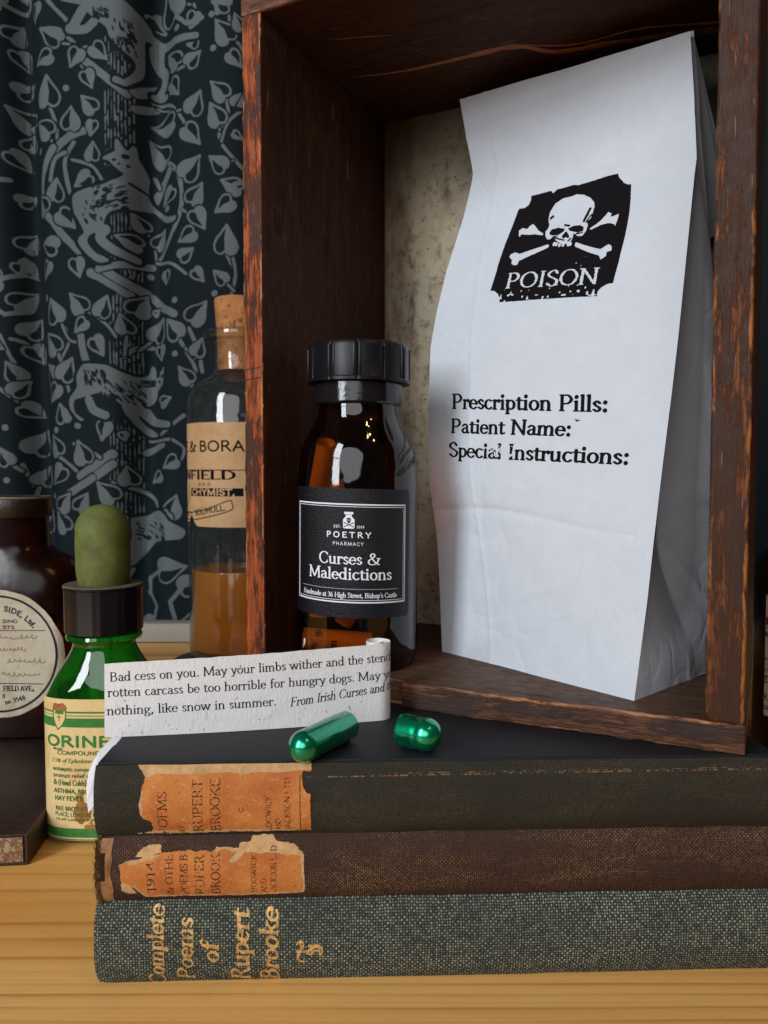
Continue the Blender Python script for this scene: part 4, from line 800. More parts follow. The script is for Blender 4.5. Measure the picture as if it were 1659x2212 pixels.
# ================================================================ wooden crate
CA = atz(1609, 1634, TOPZ); CB = atz(868, 1529, TOPZ); dv = (CA-CB)[:2]; ang = math.atan2(dv[1], dv[0])
EX = np.array([cos(ang), sin(ang), 0]); EY = np.array([-sin(ang), cos(ang), 0]); EZ = np.array([0, 0, 1.0])
def px_of(p):
    q = np.array(p)-np.array([0, 0, CAM_H]); zc = q[1]*cos(PITCH)-q[2]*sin(PITCH); yc = q[1]*sin(PITCH)+q[2]*cos(PITCH)
    return 829.5+1724*q[0]/zc, 1106-1724*yc/zc
Wc = 16.0
for _ in range(40):
    if px_of(CA-EX*Wc)[0] > 533: Wc += 0.06
CO = CA-EX*Wc; D = 11.2; tB = 0.92; tL = 0.88; tR = 1.12; tT = 0.98
Yl = (CO+EX*tL)[1]; ZT = zof(24, Yl)-TOPZ                         # inside height of the crate top
crate = thing('wooden_crate', 'old dark stained wooden crate with open front, standing on the books, holding bag and bottle', 'crate', CO, (0, 0, ang))
def face_mats(me, mats, rule):
    for mm in mats: me.materials.append(mm)
    for p in me.polygons: p.material_index = rule(p.normal, p.center)
def rotm(cols): return Matrix(cols).transposed().to_euler()
me = board('bottom_board', Wc, D, tB, 0.07, 0.05, 3, 110, cut=((CB-CO) @ EX, 0.42))
face_mats(me, (W_LIP, W_FLOOR), lambda n, c: 1 if n.z > 0.8 and c.y > 0.14*K else 0); link('bottom_board', me, None, crate)
me = board('top_board', Wc+0.0, D, tT, 0.07, 0.05, 8)
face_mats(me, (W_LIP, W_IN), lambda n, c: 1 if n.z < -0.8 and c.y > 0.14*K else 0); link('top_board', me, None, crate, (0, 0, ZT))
R_side = rotm([(0, 0, 1), (1, 0, 0), (0, 1, 0)])
me = board('side_board', ZT-tB-0.03, tL, D, 0.07, 0.05, 12, 160)
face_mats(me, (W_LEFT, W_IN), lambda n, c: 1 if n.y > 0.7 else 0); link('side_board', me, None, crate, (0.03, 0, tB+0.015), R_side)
me = board('side_board', ZT-tB-0.03, tR, D, 0.09, 0.05, 31, 160)
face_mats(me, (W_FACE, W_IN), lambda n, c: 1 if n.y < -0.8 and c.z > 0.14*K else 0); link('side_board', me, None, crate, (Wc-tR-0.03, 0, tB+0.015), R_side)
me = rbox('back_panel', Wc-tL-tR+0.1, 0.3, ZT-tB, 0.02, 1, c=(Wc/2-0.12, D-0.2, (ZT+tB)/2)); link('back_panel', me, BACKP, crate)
# long split and scars in the roof board
def cl(x, y, z=None):                                            # sight line -> crate frame on the roof underside
    p = atz(x, y, TOPZ+ZT)-CO; return p @ EX, p @ EY
def sliver(name, pts, wds, zoff, mat, seed, h=0.05):
    V = []; Fc = []; c = [np.array(cl(*p)) for p in pts]; c = cat_rom(c, 6); n = len(c); wv = np.interp(np.linspace(0, 1, n), np.linspace(0, 1, len(wds)), wds)
    for i, p in enumerate(c):
        ww = wv[i]*(1+0.35*float(vnoise(i*0.9, seed)))
        for a, hh in ((-0.5, 0), (-0.2, h), (0.25, h*0.7), (0.5, 0)): V.append((p[0], p[1]+a*ww, ZT-zoff-hh*min(1, ww*4)+0.004*float(vnoise(i*2.1+a, seed+4))))
        if i:
            for k in range(3): b = (i-1)*4+k; Fc.append((b, b+1, b+5, b+4))
    return link(name, mesh(name, V, Fc, True), mat, crate)
sliver('roof_split', [(757, 168), (880, 152), (1010, 122), (1115, 100), (1200, 112), (1330, 92), (1500, 70), (1620, 60)], [0.02, 0.16, 0.28, 0.42, 0.3, 0.4, 0.55, 0.6], 0.004, SPLIT, 3)
sliver('roof_split', [(1120, 96), (1240, 96), (1380, 62), (1500, 52), (1640, 42)], [0.05, 0.1, 0.12, 0.18, 0.3], 0.006, SPLIT, 8)
sliver('roof_scar', [(715, 86), (780, 80), (850, 76)], [0.02, 0.10, 0.02], 0.004, SPLIT, 5, 0.02)
# saw nicks across the left side board
for y in (797, 819):
    p = onplane(555, y, CO, EY)-CO
    V = [(-0.01, -0.012, p[2]-0.03), (tL*0.5, -0.013, p[2]+0.0), (tL-0.04, -0.012, p[2]+0.03), (tL-0.04, -0.012, p[2]+0.085), (tL*0.5, -0.013, p[2]+0.04), (-0.01, -0.012, p[2]+0.02)]
    link('saw_nick', mesh('saw_nick', V, [(0, 1, 4, 5), (1, 2, 3, 4)]), MATB, crate)
FZ = TOPZ+tB                                                      # crate floor
# ================================================================ paper bag
def curve(tab, depth0, depth1, pw=1.0, ytop=None):
    ys = np.array([t[0] for t in tab], float); xs_ = np.array([t[1] for t in tab], float); v = (ys[0]-ys)/(ys[0]-ys[-1])
    def f(t):
        y = ys[0]+(ys[-1]-ys[0])*t; return aty(np.interp(t, v, xs_), y, depth0+(depth1-depth0)*t**pw)
    return f
pR0 = atz(1370, 1514, FZ); pL0 = atz(955, 1407, FZ); pB0 = atz(1577, 1434, FZ)
fR = curve([(1514, 1370), (1300, 1398), (1170, 1412), (1000, 1432), (850, 1451), (720, 1466), (560, 1482), (380, 1500), (340, 1505), (200, 1499), (67, 1491)], pR0[1], 30.4)
fL = curve([(1407, 955), (1250, 949), (1150, 943), (1040, 927), (900, 925), (750, 930), (680, 942), (590, 963), (470, 1001), (430, 1011), (380, 1022), (360, 1020), (300, 1008), (215, 993)], pL0[1], 37.2)
fB = curve([(1434, 1577), (1200, 1575), (1000, 1566), (700, 1547), (491, 1531), (300, 1515), (66, 1497)], pB0[1], 30.75)
fw = (pL0-pR0); fw = fw/np.linalg.norm(fw); sd = (pB0-pR0); sd = sd/np.linalg.norm(sd)        # along the front to the left; along the side, away
ss = lambda a, b, x: (lambda t: t*t*(3-2*t))(min(1, max(0, (x-a)/(b-a))))
def crumple(u, v, s): return 0.09*float(vnoise(u*3+v*2.1, s))*1+0.05*float(vnoise(v*9-u*4, s+5))+0.025*float(vnoise(v*21+u*9, s+9))
def Sf(u, v):
    a, b = fL(v), fR(v); p = a*(1-u)+b*u; nrm = -sd
    bul = (0.28*sin(pi*u)*ss(0.0, 0.2, v)*(1-ss(0.55, 0.8, v)))+0.07*sin(pi*u)*math.exp(-((v-0.86)/0.03)**2)
    cr = 0.08*math.exp(-abs(v-0.255-0.012*sin(u*5))/0.006)*(1 if u < 0.93 else 0)
    cre = 0.08*math.exp(-abs(u-(0.30-0.18*v)-0.010*sin(v*14))/0.007)+0.05*math.exp(-abs(u-(0.62+0.10*v)-0.012*sin(v*9))/0.008)*ss(0.55, 0.75, v)+0.05*math.exp(-abs(v-0.93+0.05*u)/0.004)
    return p+nrm*(bul-cr+cre*0.5+crumple(u, v, 3)*sin(pi*min(1, max(0, u)))*0.6)
NU, NV = 170, 260
us = np.linspace(0, 1, NU); vs = np.linspace(0, 1, NV)
front = np.array([[Sf(u, v) for v in vs] for u in us])
bagroot = thing('paper_bag', 'tall white paper bag stamped with black poison skull, standing inside the wooden crate', 'paper bag', pR0)
def bagpart(name, P, mat=BAG): return link(name, grid_mesh(name, P-pR0), mat, bagroot)
fpan = bagpart('front_panel', front)
def gus(a_f, b_f, inward, q, v, side):
    a, b = a_f(v), b_f(v); d = inward(v)
    mid = (a+b)/2+fw*d
    if q < 0.5: t = q*2; p = a*(1-t)+mid*t
    else: t = q*2-1; t2 = t; p = mid*(1-t2)+b*t2
    return p
inw = lambda v: 1.5*ss(0.02, 0.22, v)*(1-0.62*ss(0.45, 0.85, v))
def rg(q, v):
    p = gus(fR, fB, inw, q, v, 1)
    if q > 0.5: t = q*2-1; p = p-fw*0.45*sin(pi*t)*ss(0.1, 0.3, v)*(1-ss(0.5, 0.85, v))+fw*0.06*float(vnoise(v*11+t*3, 8))+fw*0.10*math.exp(-abs(v-0.255)/0.01)*t-fw*0.08*math.exp(-abs((1-t)*0.2+0.02-v)/0.012)
    return p
bagpart('side_gusset', np.array([[rg(q, v) for v in np.linspace(0, 1, 150)] for q in np.concatenate([np.linspace(0, 0.49, 10), np.linspace(0.5, 1, 30)])]))
def lg(q, v):
    a = fL(v); b = fB(v)+(fL(v)-fR(v))*0.98-EZ*0.5*v; mid = (a+b)/2; k = (1-ss(0.22, 0.32, v))
    out = fw*(0.95*k-0.9*(1-k)*ss(0.3, 0.5, v))
    return a*(1-q)+b*q+out*sin(pi*min(1, q*1.0))
bagpart('side_gusset', np.array([[lg(q, v) for v in np.linspace(0, 1, 90)] for q in np.linspace(0, 1, 14)]))
bagpart('back_panel', np.array([[(fB(v)*(1-u)+(fB(v)+(fL(v)-fR(v))*0.98)*u-EZ*0.5*v*u) for v in np.linspace(0, 1, 30)] for u in np.linspace(0, 1, 8)]))
bagpart('bag_base', np.array([[(pR0*(1-u)+pL0*u)*(1-q)+(pB0*(1-u)+(pB0+pL0-pR0)*u)*q+EZ*0.02 for q in (0, 1)] for u in (0, 1)]))
tR_, tL_ = fB(1.0)-EZ*0.06, fL(1.0)+sd*0.22-EZ*0.8-fw*0.5
for k, (dx, dy, ln) in enumerate(((0.95, 0.0, 1.0), (0.35, 0.1, 0.97))):       # the top folded over and hanging down behind, two layers
    low = aty(1600-k*22, 512, 33.6-k*0.8); dd = low-tR_
    Pq = np.array([[tR_*(1-u)+tL_*u+(dd*ln)*t+EY*0.5*sin(pi*t*0.5)*(0.5+0.3*k)*0.6+(EZ*0.05*((-1)**i if t == 1 else 0)) for t in np.linspace(0, 1, 20)] for i, u in enumerate(np.linspace(0, 0.97, 70))])
    bagpart('folded_flap', Pq)
def uv_of(x, y):
    u, v = 0.5, (1450-y)/1400.0
    for _ in range(14):
        q = px_of(Sf(u, v)); e = np.array([x-q[0], y-q[1]]); h = 1e-3
        a = np.array(px_of(Sf(u+h, v))); b = np.array(px_of(Sf(u, v+h))); J = np.array([(a-q)/h, (b-q)/h]).T
        s_ = np.linalg.solve(J, e); u += np.clip(s_[0], -.2, .2); v += np.clip(s_[1], -.2, .2)
    return u*11.0, v*26.0
SfG = front
def bagmap(off):
    def f(U, V):
        a = np.clip(np.asarray(U)/11.0, 0, 1)*(NU-1); b = np.clip(np.asarray(V)/26.0, 0, 1)*(NV-1)
        i = np.minimum(a.astype(int), NU-2); j = np.minimum(b.astype(int), NV-2); fa = (a-i)[:, None]; fb = (b-j)[:, None]
        p = (SfG[i, j]*(1-fa)+SfG[i+1, j]*fa)*(1-fb)+(SfG[i, j+1]*(1-fa)+SfG[i+1, j+1]*fa)*fb
        return p-sd*off-pR0
    return f
sz = lambda x, y: uv_of((1900+x/2.676)*0.5486, (650+y/2.676)*0.5486)
F = Field(1.5, 14, 9.5, 22, 0.016)
blk = [(385, 462), (440, 455), (490, 420), (512, 370), (517, 325), (620, 300), (725, 270), (745, 300), (790, 255), (880, 235), (960, 210), (1010, 212), (1120, 180), (1300, 122), (1425, 88), (1450, 140), (1490, 185), (1530, 205), (1568, 200), (1560, 400), (1540, 560), (1500, 760), (1440, 1000), (1375, 1245), (1320, 1250), (1250, 1290), (1215, 1330), (1205, 1380), (900, 1395), (620, 1412), (400, 1430), (180, 1445), (180, 1400), (160, 1355), (125, 1325), (85, 1325), (140, 1150), (240, 830)]
F.poly([sz(*p) for p in blk])
T = copy.copy(F); T.f = np.full_like(F.f, -9.0)
T.poly([sz(*p) for p in ((700, 600), (698, 550), (720, 480), (770, 405), (850, 350), (930, 332), (990, 308), (1070, 312), (1135, 342), (1178, 390), (1182, 440), (1160, 510), (1140, 560), (1100, 600), (1112, 630), (1095, 690), (1055, 745), (1005, 748), (960, 715), (952, 760), (935, 800), (890, 830), (820, 825), (775, 795), (760, 770), (800, 745), (745, 750), (715, 782), (680, 780), (662, 740), (665, 700), (690, 670), (705, 640))])
T.poly([sz(*p) for p in ((705, 715), (730, 680), (800, 660), (870, 672), (850, 705), (800, 735), (745, 742), (712, 735))], 'sub')
T.poly([sz(*p) for p in ((905, 668), (960, 640), (1030, 632), (1068, 650), (1062, 690), (1010, 712), (950, 700), (915, 690))], 'sub')
T.poly([sz(*p) for p in ((882, 695), (918, 745), (905, 775), (880, 760), (845, 775), (835, 750))], 'sub')
for a, b, w_ in (((1135, 460), (1072, 585), .06), ((1150, 520), (1090, 600), .03), ((722, 560), (745, 543), .06), ((870, 632), (915, 640), .04), ((990, 725), (1050, 710), .03), ((770, 770), (860, 790), .03), ((900, 800), (935, 770), .03)): T.segs([sz(*a), sz(*b)], w_, None, 'sub')
for x in (755, 780, 812, 850, 905, 925): T.ell(*sz(x, 832+(8 if 800 < x < 880 else 0)), 0.07, 0.09)
for pl in (((385, 690), (420, 665), (475, 670), (500, 640), (535, 620), (560, 645), (590, 690), (640, 720), (635, 740), (560, 730), (480, 735), (410, 730), (390, 765), (383, 740)),
           ((1130, 670), (1240, 590), (1330, 492), (1365, 510), (1350, 545), (1440, 512), (1430, 560), (1397, 642), (1390, 622), (1340, 610), (1250, 630), (1145, 682)),
           ((283, 970), (300, 940), (345, 920), (395, 935), (480, 905), (690, 835), (705, 850), (690, 870), (560, 930), (470, 970), (385, 1010), (370, 1050), (330, 1058), (305, 1035), (312, 1000)),
           ((972, 840), (985, 812), (1100, 850), (1240, 885), (1330, 830), (1362, 850), (1360, 900), (1310, 915), (1300, 960), (1245, 995), (1225, 950), (1120, 920), (980, 860))): T.poly([sz(*p) for p in pl])
def bagtext(Fd, s, p0, p1, ptop, **kw):
    a, b, c = np.array(uv_of(*p0)), np.array(uv_of(*p1)), np.array(uv_of(*ptop)); d = b-a; L = np.hypot(*d); r = math.atan2(d[1], d[0]); h = c-a
    e = d/L; perp = -h[0]*e[1]+h[1]*e[0]; para = h @ e
    text(Fd, s, a[0], a[1], perp/0.7, rot=r, fit=L, slant=para/perp, **kw)
szp = lambda x, y: ((1900+x/2.676)*0.5486, (650+y/2.676)*0.5486)
bagtext(T, 'POISON', szp(232, 1298), szp(1215, 1248), szp(268, 1143), wt=0.058, thin=0.026)
n1 = F.noise(0.12, 41); n2 = F.noise(0.5, 42); gx, gy = np.meshgrid(F.X, F.Y); low = np.exp(-((gy-sz(700, 1390)[1])/0.5)**2)+0.6*np.exp(-((gy-sz(1000, 1000)[1])/0.5)**2)*np.exp(-((gx-sz(1000, 1000)[0])/0.8)**2)
F.f = np.minimum(F.f, -T.f); F.f = np.minimum(F.f, 0.2-np.clip(n1-0.35, 0, 1)*(0.12+low*0.75)); F.f += F.noise(0.06, 44)*0.008
F.sheet('poison_stamp', bagmap(0.012), INK, fpan, 4)
F = Field(0.2, 8, 10.5, 15, 0.014); zt = lambda x, y: ((1700+x/1.659)*0.5486, (600+y/1.659)*0.5486)
for s, a, b, c in (('Prescription Pills:', (132, 1672), (1155, 1694), (132, 1580)), ('Patient Name:', (124, 1830), (912, 1852), (126, 1742)), ('Special Instructions:', (112, 1985), (1290, 2038), (112, 1895))):
    bagtext(F, s, zt(*a), zt(*b), zt(*c), wt=0.072, thin=0.036)
F.segs([uv_of(*zt(*p)) for p in ((938, 1744), (952, 1750), (944, 1756), (968, 1750))], 0.02)
gx, gy = np.meshgrid(F.X, F.Y); wu, wvv = uv_of(*zt(440, 1960)); F.f = np.minimum(F.f, 0.06-np.clip(F.noise(0.07, 51)+0.15, 0, 1)*(0.012+0.16*np.exp(-((gx-wu)/0.75)**2-((gy-wvv)/0.45)**2)))
F.sheet('printed_words', bagmap(0.012), INK, fpan, 4)

# ================================================================ amber pill bottle
BYc = 32.0; bx = xof(770, BYc); px2 = BYc/1724.0
pb = thing('pill_bottle', 'amber glass pill bottle with black ribbed cap and black curses label, in the crate', 'bottle', (bx, BYc, FZ), (0, radians(0.5), 0))
zb = lambda y: zof(y, BYc)-FZ
zc2 = lambda y: zof(y, BYc-1.85)-FZ
prof = [(0.0, 0.12), (1.6, 0.06), (2.15, 0.02), (2.32, 0.12), (2.40, 0.35)]+[(130.5*px2, z) for z in np.linspace(0.6, zb(1060), 6)]+[(129.5*px2, zb(1033)), (126*px2, zb(987)), (121*px2, zb(968)), (113*px2, zb(950)), (102*px2, zb(930)), (92*px2, zb(912)), (87*px2, zb(896)), (85*px2, zb(880)), (85*px2, zb(868))]
link('glass_body', lathe('glass_body', prof, 96), AMBER, pb)
link('neck_ring', lathe('neck_ring', [(84*px2, zc2(867)-0.05), (93*px2, zc2(867)), (95*px2, zc2(864)), (94*px2, zc2(822)), (84*px2, zc2(818))], 72), m_plain('black_gloss_plastic', (0.01, 0.009, 0.009), 0.12, 0.5, bump=(5, 0.012, 0.8)), pb)
def ribs(a, i, z):
    if i < 3 or i > 6: return 1
    t = (a*12/(2*pi)) % 1.0; d = min(t, 1-t)*2
    return 1-0.028*(1-ss(0.0, 0.10, d))-0.012*ss(0.3, 1.0, 1-d)*0
cap = link('screw_cap', lathe('screw_cap', [(0, zc2(819)), (104*px2, zc2(820)), (110*px2, zc2(819)), (110*px2, zc2(813)), (108*px2, zc2(810)), (107*px2, zc2(745)), (106*px2, zc2(737)), (102*px2, zc2(731)), (95*px2, zc2(729)), (0, zc2(729))], 288, fn=ribs), CAPP, pb)
for k in range(12):                                              # raised double ribs between the flats
    a = 2*pi*k/12+radians(0)
    for s_ in (-1, 1):
        aa = a+s_*0.055; r = 107.2*px2; me = rbox('cap_rib', 0.10, 0.09, (zc2(741)-zc2(810)), 0.03, 2); o = link('cap_rib', me, CAPP, pb, (r*cos(aa), r*sin(aa), (zc2(741)+zc2(810))/2), (0, 0, aa))
# rolled papers inside
def roll(name, p0, p1, r, parent, mat=SCROLL, turns=2.4):
    p0 = np.array(p0, float); p1 = np.array(p1, float); ax = p1-p0; L = np.linalg.norm(ax); ax /= L; s1 = np.cross(ax, (0.3, 0.2, 1)); s1 /= np.linalg.norm(s1); s2 = np.cross(ax, s1)
    P = np.array([[p0+ax*L*t+(s1*cos(a)+s2*sin(a))*(r*(1-0.42*(a/(2*pi*turns)))) for t in (0, 0.03, 0.5, 0.97, 1)] for a in np.linspace(0, 2*pi*turns, 70)])
    o = link(name, grid_mesh(name, P), mat, parent); return o, (p0, ax, s1, s2, L, r)
rl = []
def rollthing(p0, p1, r, label):
    rt = tag(thing('rolled_note', label, 'paper roll', (bx, BYc, FZ), group='rolled notes inside the amber bottle'))
    o, inf = roll('paper_roll', p0, p1, r, rt); rl.append((rt, inf)); return rt
q = lambda x, y, dy: (lambda p: (p[0]-bx, dy, p[2]-FZ))(aty(x, y, BYc+dy))
rollthing(q(655, 1377, -1.0), q(800, 1388, -0.55), 0.46, 'cream paper roll lying along the bottom of the amber bottle')
rollthing(q(706, 958, -1.35), q(682, 1085, 0.5), 0.42, 'cream paper roll standing upright high in the amber bottle')
rollthing(q(740, 1345, 0.6), q(840, 1180, 0.4), 0.45, 'cream paper roll leaning behind the black label in the amber bottle')
rollthing(q(690, 1330, 0.9), q(700, 1150, 0.9), 0.45, 'cream paper roll hidden behind the left of the black label')
rollthing(q(760, 1200, -0.2), q(720, 1040, 0.1), 0.45, 'cream paper roll seen dimly above the label in the amber bottle')
p0, ax, s1, s2, L, r = rl[0][1]
F = Field(0, -2, L, 2, 0.012)
for s, x in (('w', 0.25), ('m', 0.33), ('on', 0.98)): text(F, s, x+0.28, -0.3 if s != 'm' else 0.2, 0.42, rot=R90, wt=0.06, thin=0.03)
def rm(X, Y):
    a = Y/0.47-pi*0.5+pi; e1 = np.array([0, -1.0, 0.0]); e1 = e1-ax*(e1 @ ax); e1 /= np.linalg.norm(e1); e2 = np.cross(ax, e1)
    th = Y/0.47; return p0+ax*X[:, None]+(e1*np.cos(th)[:, None]+e2*-np.sin(th)[:, None])*(r+0.015)
F.sheet('printed_words', rm, INKS, rl[0][0], 1)
# the label, wrapped round the glass
RB = 130.5*px2+0.012; A0 = radians(-9.0); VL = 12.08-FZ
def cylmap(R, a0, v0, off, shear=0.0):
    def f(a, v):
        th = np.asarray(a)/R+a0; return np.stack([(R+off)*np.sin(th), -(R+off)*np.cos(th), np.asarray(v)+v0+shear*np.asarray(a)])
    return f
cm = cylmap(RB, A0, VL, 0, -0.022); F = Field(-2.9, -2.6, 2.9, 2.6, 0.03)
c = 0.22; o_ = []
for sx_, sy_, a0 in ((1, 1, 0), (-1, 1, 90), (-1, -1, 180), (1, -1, 270)):
    o_ += [(sx_*(2.76-c)+c*cos(radians(a0+k*15)), sy_*(2.42-c)+c*sin(radians(a0+k*15))) for k in range(7)]
F.poly(o_); lab = F.sheet('black_label', cylmap(RB, A0, VL, 0.0, -0.022), BLABEL, pb, 2)
F = Field(-2.7, -2.4, 2.7, 2.4, 0.0085); W2, Hh = 2.42, 1.83; cx0 = 0.05
def frame(w_, h_, t):
    for p_, q_ in (((-w_, -h_), (w_, -h_)), ((w_, -h_), (w_, h_)), ((w_, h_), (-w_, h_)), ((-w_, h_), (-w_, -h_))): F.poly([(cx0+min(p_[0], q_[0])-t, min(p_[1], q_[1])-t), (cx0+max(p_[0], q_[0])+t, min(p_[1], q_[1])-t), (cx0+max(p_[0], q_[0])+t, max(p_[1], q_[1])+t), (cx0+min(p_[0], q_[0])-t, max(p_[1], q_[1])+t)])
frame(W2, Hh, 0.026); frame(W2-0.085, Hh-0.085, 0.010)
ic = 0.13
F.poly([(ic-0.17, 1.55), (ic+0.17, 1.55), (ic+0.17, 1.47), (ic+0.11, 1.45), (ic+0.11, 1.38), (ic+0.215, 1.27), (ic+0.215, 0.97), (ic+0.18, 0.93), (ic-0.18, 0.93), (ic-0.215, 0.97), (ic-0.215, 1.27), (ic-0.11, 1.38), (ic-0.11, 1.45), (ic-0.17, 1.47)])
F.poly([(ic-0.13, 1.455), (ic+0.13, 1.455), (ic+0.13, 1.44), (ic-0.13, 1.44)], 'sub')
F.ell(ic, 1.25, 0.088, 0.085, 0, 'sub'); F.poly([(ic-0.045, 1.21), (ic+0.045, 1.21), (ic+0.045, 1.13), (ic-0.045, 1.13)], 'sub'); F.ell(ic-0.035, 1.245, 0.02, 0.02); F.ell(ic+0.035, 1.245, 0.02, 0.02)
for s_ in (1, -1):
    F.segs([(ic-0.16*s_, 1.14), (ic+0.16*s_, 1.00)], 0.016, None, 'sub')
    for e_ in (1, -1): F.ell(ic-0.165*s_*e_, 1.07+0.07*e_, 0.024, 0.024, 0, 'sub')
text(F, 'EST.', ic-0.30, 0.955, 0.125, False, wt=0.065, align='r', sp=0.12); text(F, '2019', ic+0.30, 0.955, 0.125, False, wt=0.065, sp=0.12)
text(F, 'POETRY', ic-0.02, 0.60, 0.275, False, wt=0.07, sp=0.22, fit=1.72, align='c'); text(F, 'PHARMACY', ic-0.03, 0.30, 0.175, False, wt=0.05, sp=0.14, fit=1.18, align='c')
text(F, 'Curses &', 0.12, -0.40, 0.60, wt=0.054, thin=0.026, fit=2.42, align='c'); text(F, 'Maledictions', 0.12, -0.97, 0.60, wt=0.054, thin=0.026, fit=3.42, align='c')
for k in range(105): F.ell(-2.0+k*0.0395, -1.33, 0.011, 0.012)
text(F, "Handmade at 36 High Street, Bishop's Castle", 0.06, -1.65, 0.255, wt=0.058, thin=0.030, fit=4.02, align='c')
F.sheet('label_print', cylmap(RB, A0, VL, 0.014, -0.022), WHITEP, lab, 4)

# ================================================================ paper strip with the curse
s0 = atz(226, 1594, TOPZ); s1_ = atz(846, 1556, TOPZ); dS = (s1_-s0)[:2]; LS = np.hypot(*dS); dS /= LS; nS = np.array([-dS[1], dS[0]])
path = []
for k in range(61):
    t = k/60; path.append(s0[:2]+dS*(LS-0.42)*t-nS*(0.18*sin(pi*t)-0.30*math.exp(-t/0.03)*0+0.0))
r0 = 0.50; cc = path[-1]+nS*r0
for k in range(1, 85):
    a = -pi/2+k*0.11; r_ = r0-0.0030*k*(1 if k < 60 else 1.3); path.append(cc+dS*r_*cos(a)+nS*r_*sin(a))
path = np.array(path); sl = np.concatenate([[0], np.cumsum(np.hypot(*np.diff(path, axis=0).T))])
hs = lambda s: (atz(226, 1594, TOPZ)[2]*0+np.interp(s, [0, LS], [zof(1436, s0[1])-TOPZ, zof(1390, s1_[1])-TOPZ]))
strip = thing('curse_strip', 'white flecked paper strip printed with a curse, standing on the top book, right end rolled', 'paper strip', (s0[0], s0[1], TOPZ))
def stripmap(off):
    def f(s, w_):
        s = np.asarray(s); x = np.interp(s, sl, path[:, 0]); y = np.interp(s, sl, path[:, 1]); e = 0.02
        tx = np.interp(s+e, sl, path[:, 0])-np.interp(s-e, sl, path[:, 0]); ty = np.interp(s+e, sl, path[:, 1])-np.interp(s-e, sl, path[:, 1]); n_ = np.hypot(tx, ty)+1e-9
        w_ = np.asarray(w_); lean = 0.10*w_/2.4
        return np.stack([x+ty/n_*off-s0[0]-0.0*w_, y-tx/n_*off-s0[1]+lean*np.exp(-s/3), w_+0.012])
    return f
sg = np.concatenate([np.linspace(0, LS-0.5, 90), np.linspace(LS-0.48, sl[-1], 110)]); fm = stripmap(0)
P = np.array([[fm(np.array([s_]), np.array([float(hs(s_))*t+(0.01*float(vnoise(s_*3, 2)) if t == 1 else 0)]))[:, 0] for t in np.linspace(0, 1, 9)] for s_ in sg])
psh = link('paper_sheet', grid_mesh('paper_sheet', P), STRIP, strip)
F = Field(0, 0, LS+0.6, 2.7, 0.0095)
def sline(s, x0, w0, x1, w1, em, **kw):
    L = math.hypot(x1-x0, w1-w0); text(F, s, x0, w0, em, rot=math.atan2(w1-w0, x1-x0), fit=L, wt=0.042, thin=0.019, **kw)
def st(x, y):
    p = onplane(x, y, (s0[0], s0[1], 0), np.array([nS[0], nS[1], 0])); return float((p[:2]-s0[:2]) @ dS), float(p[2]-TOPZ)
a = st(235, 1474); b = st(852, 1428); sline('Bad cess on you. May your limbs wither and the stench', a[0], a[1], b[0]+0.12, b[1], 0.42)
a = st(231, 1507); b = st(852, 1466); sline('rotten carcass be too horrible for hungry dogs. May yo', a[0], a[1], b[0]+0.05, b[1], 0.42)
a = st(230, 1546); b = st(597, 1521); sline('nothing, like snow in summer.', a[0], a[1], b[0], b[1], 0.42)
a = st(626, 1524); b = st(852, 1490); sline('From Irish Curses and the', a[0], a[1], b[0]+0.22, b[1]+0.01, 0.42, slant=0.22)
F.f = np.minimum(F.f, 0.03+F.noise(0.03, 61)*0.028)
F.sheet('printed_words', stripmap(0.012), INKG, psh, 3)
# plain slip past the head of the black book
o_ = [(246, 1590), (214, 1622), (199, 1648), (188, 1672), (184, 1705), (186, 1735), (190, 1757), (204, 1740), (212, 1690), (222, 1640), (262, 1594)]
yq = 24.6; base = aty(190, 1757, yq); V = []
for x, y in o_: p = aty(x, y, yq); V.append((p[0]-base[0], 0.35*sin((y-1590)/60.0)*0.3, p[2]-base[2]))
V += [(a_, b_+0.03, c_) for a_, b_, c_ in V]; n_ = len(o_); Fc = [tuple(range(n_)), tuple(range(2*n_-1, n_-1, -1))]+[(i, (i+1) % n_, n_+(i+1) % n_, n_+i) for i in range(n_)]
tag(link('paper_slip', mesh('paper_slip', V, Fc), SLIP, None, base), 'narrow plain white paper slip curving down past the left end of the top book', 'paper slip')

# ================================================================ capsule halves
def capsule(name, label, tail, head, r, mat, wall=0.03, dimples=False, group=None):
    """open end at tail, round end centred on head"""
    tail = np.array(tail); head = np.array(head); ax = tail-head; L = np.linalg.norm(ax)
    prof = [(1e-4, -r)]+[(r*sin(radians(a)), -r*cos(radians(a))) for a in range(8, 90, 7)]+[(r, 0.0)]
    if dimples: prof += [(r, 0.06), (r*0.965, 0.12), (r*0.955, 0.16), (r*0.97, 0.20), (r*1.005, 0.27)]
    prof += [(r*1.005, L*0.6), (r*0.995, L-0.06), (r*0.97, L-0.01), (r-wall, L), (r-wall, L*0.4), (r-wall, 0.05)]+[((r-wall)*cos(radians(a)), -(r-wall)*sin(radians(a))) for a in range(10, 91, 16)]
    def fn(a, i, z):
        if not dimples: return 1
        k = 1
        for d_ in (0, pi/2, pi, 3*pi/2): k -= 0.10*math.exp(-(((a-d_-0.6+pi) % (2*pi)-pi)*r/0.10)**2-((z-L*0.68)/0.10)**2)
        return k
    if dimples: prof[17:18] = [(r*1.005, z) for z in np.linspace(0.3, L-0.08, 16)]
    me = lathe(name, prof, 96, fn=fn); o = link(name, me, mat, None, head); o.rotation_euler = Vector([float(t) for t in ax]).to_track_quat('Z', 'Y').to_euler(); return tag(o, label, 'capsule', group)
rc = 0.475; h_ = atz(657, 1612, TOPZ+rc); t_ = atz(746, 1568, TOPZ+rc)
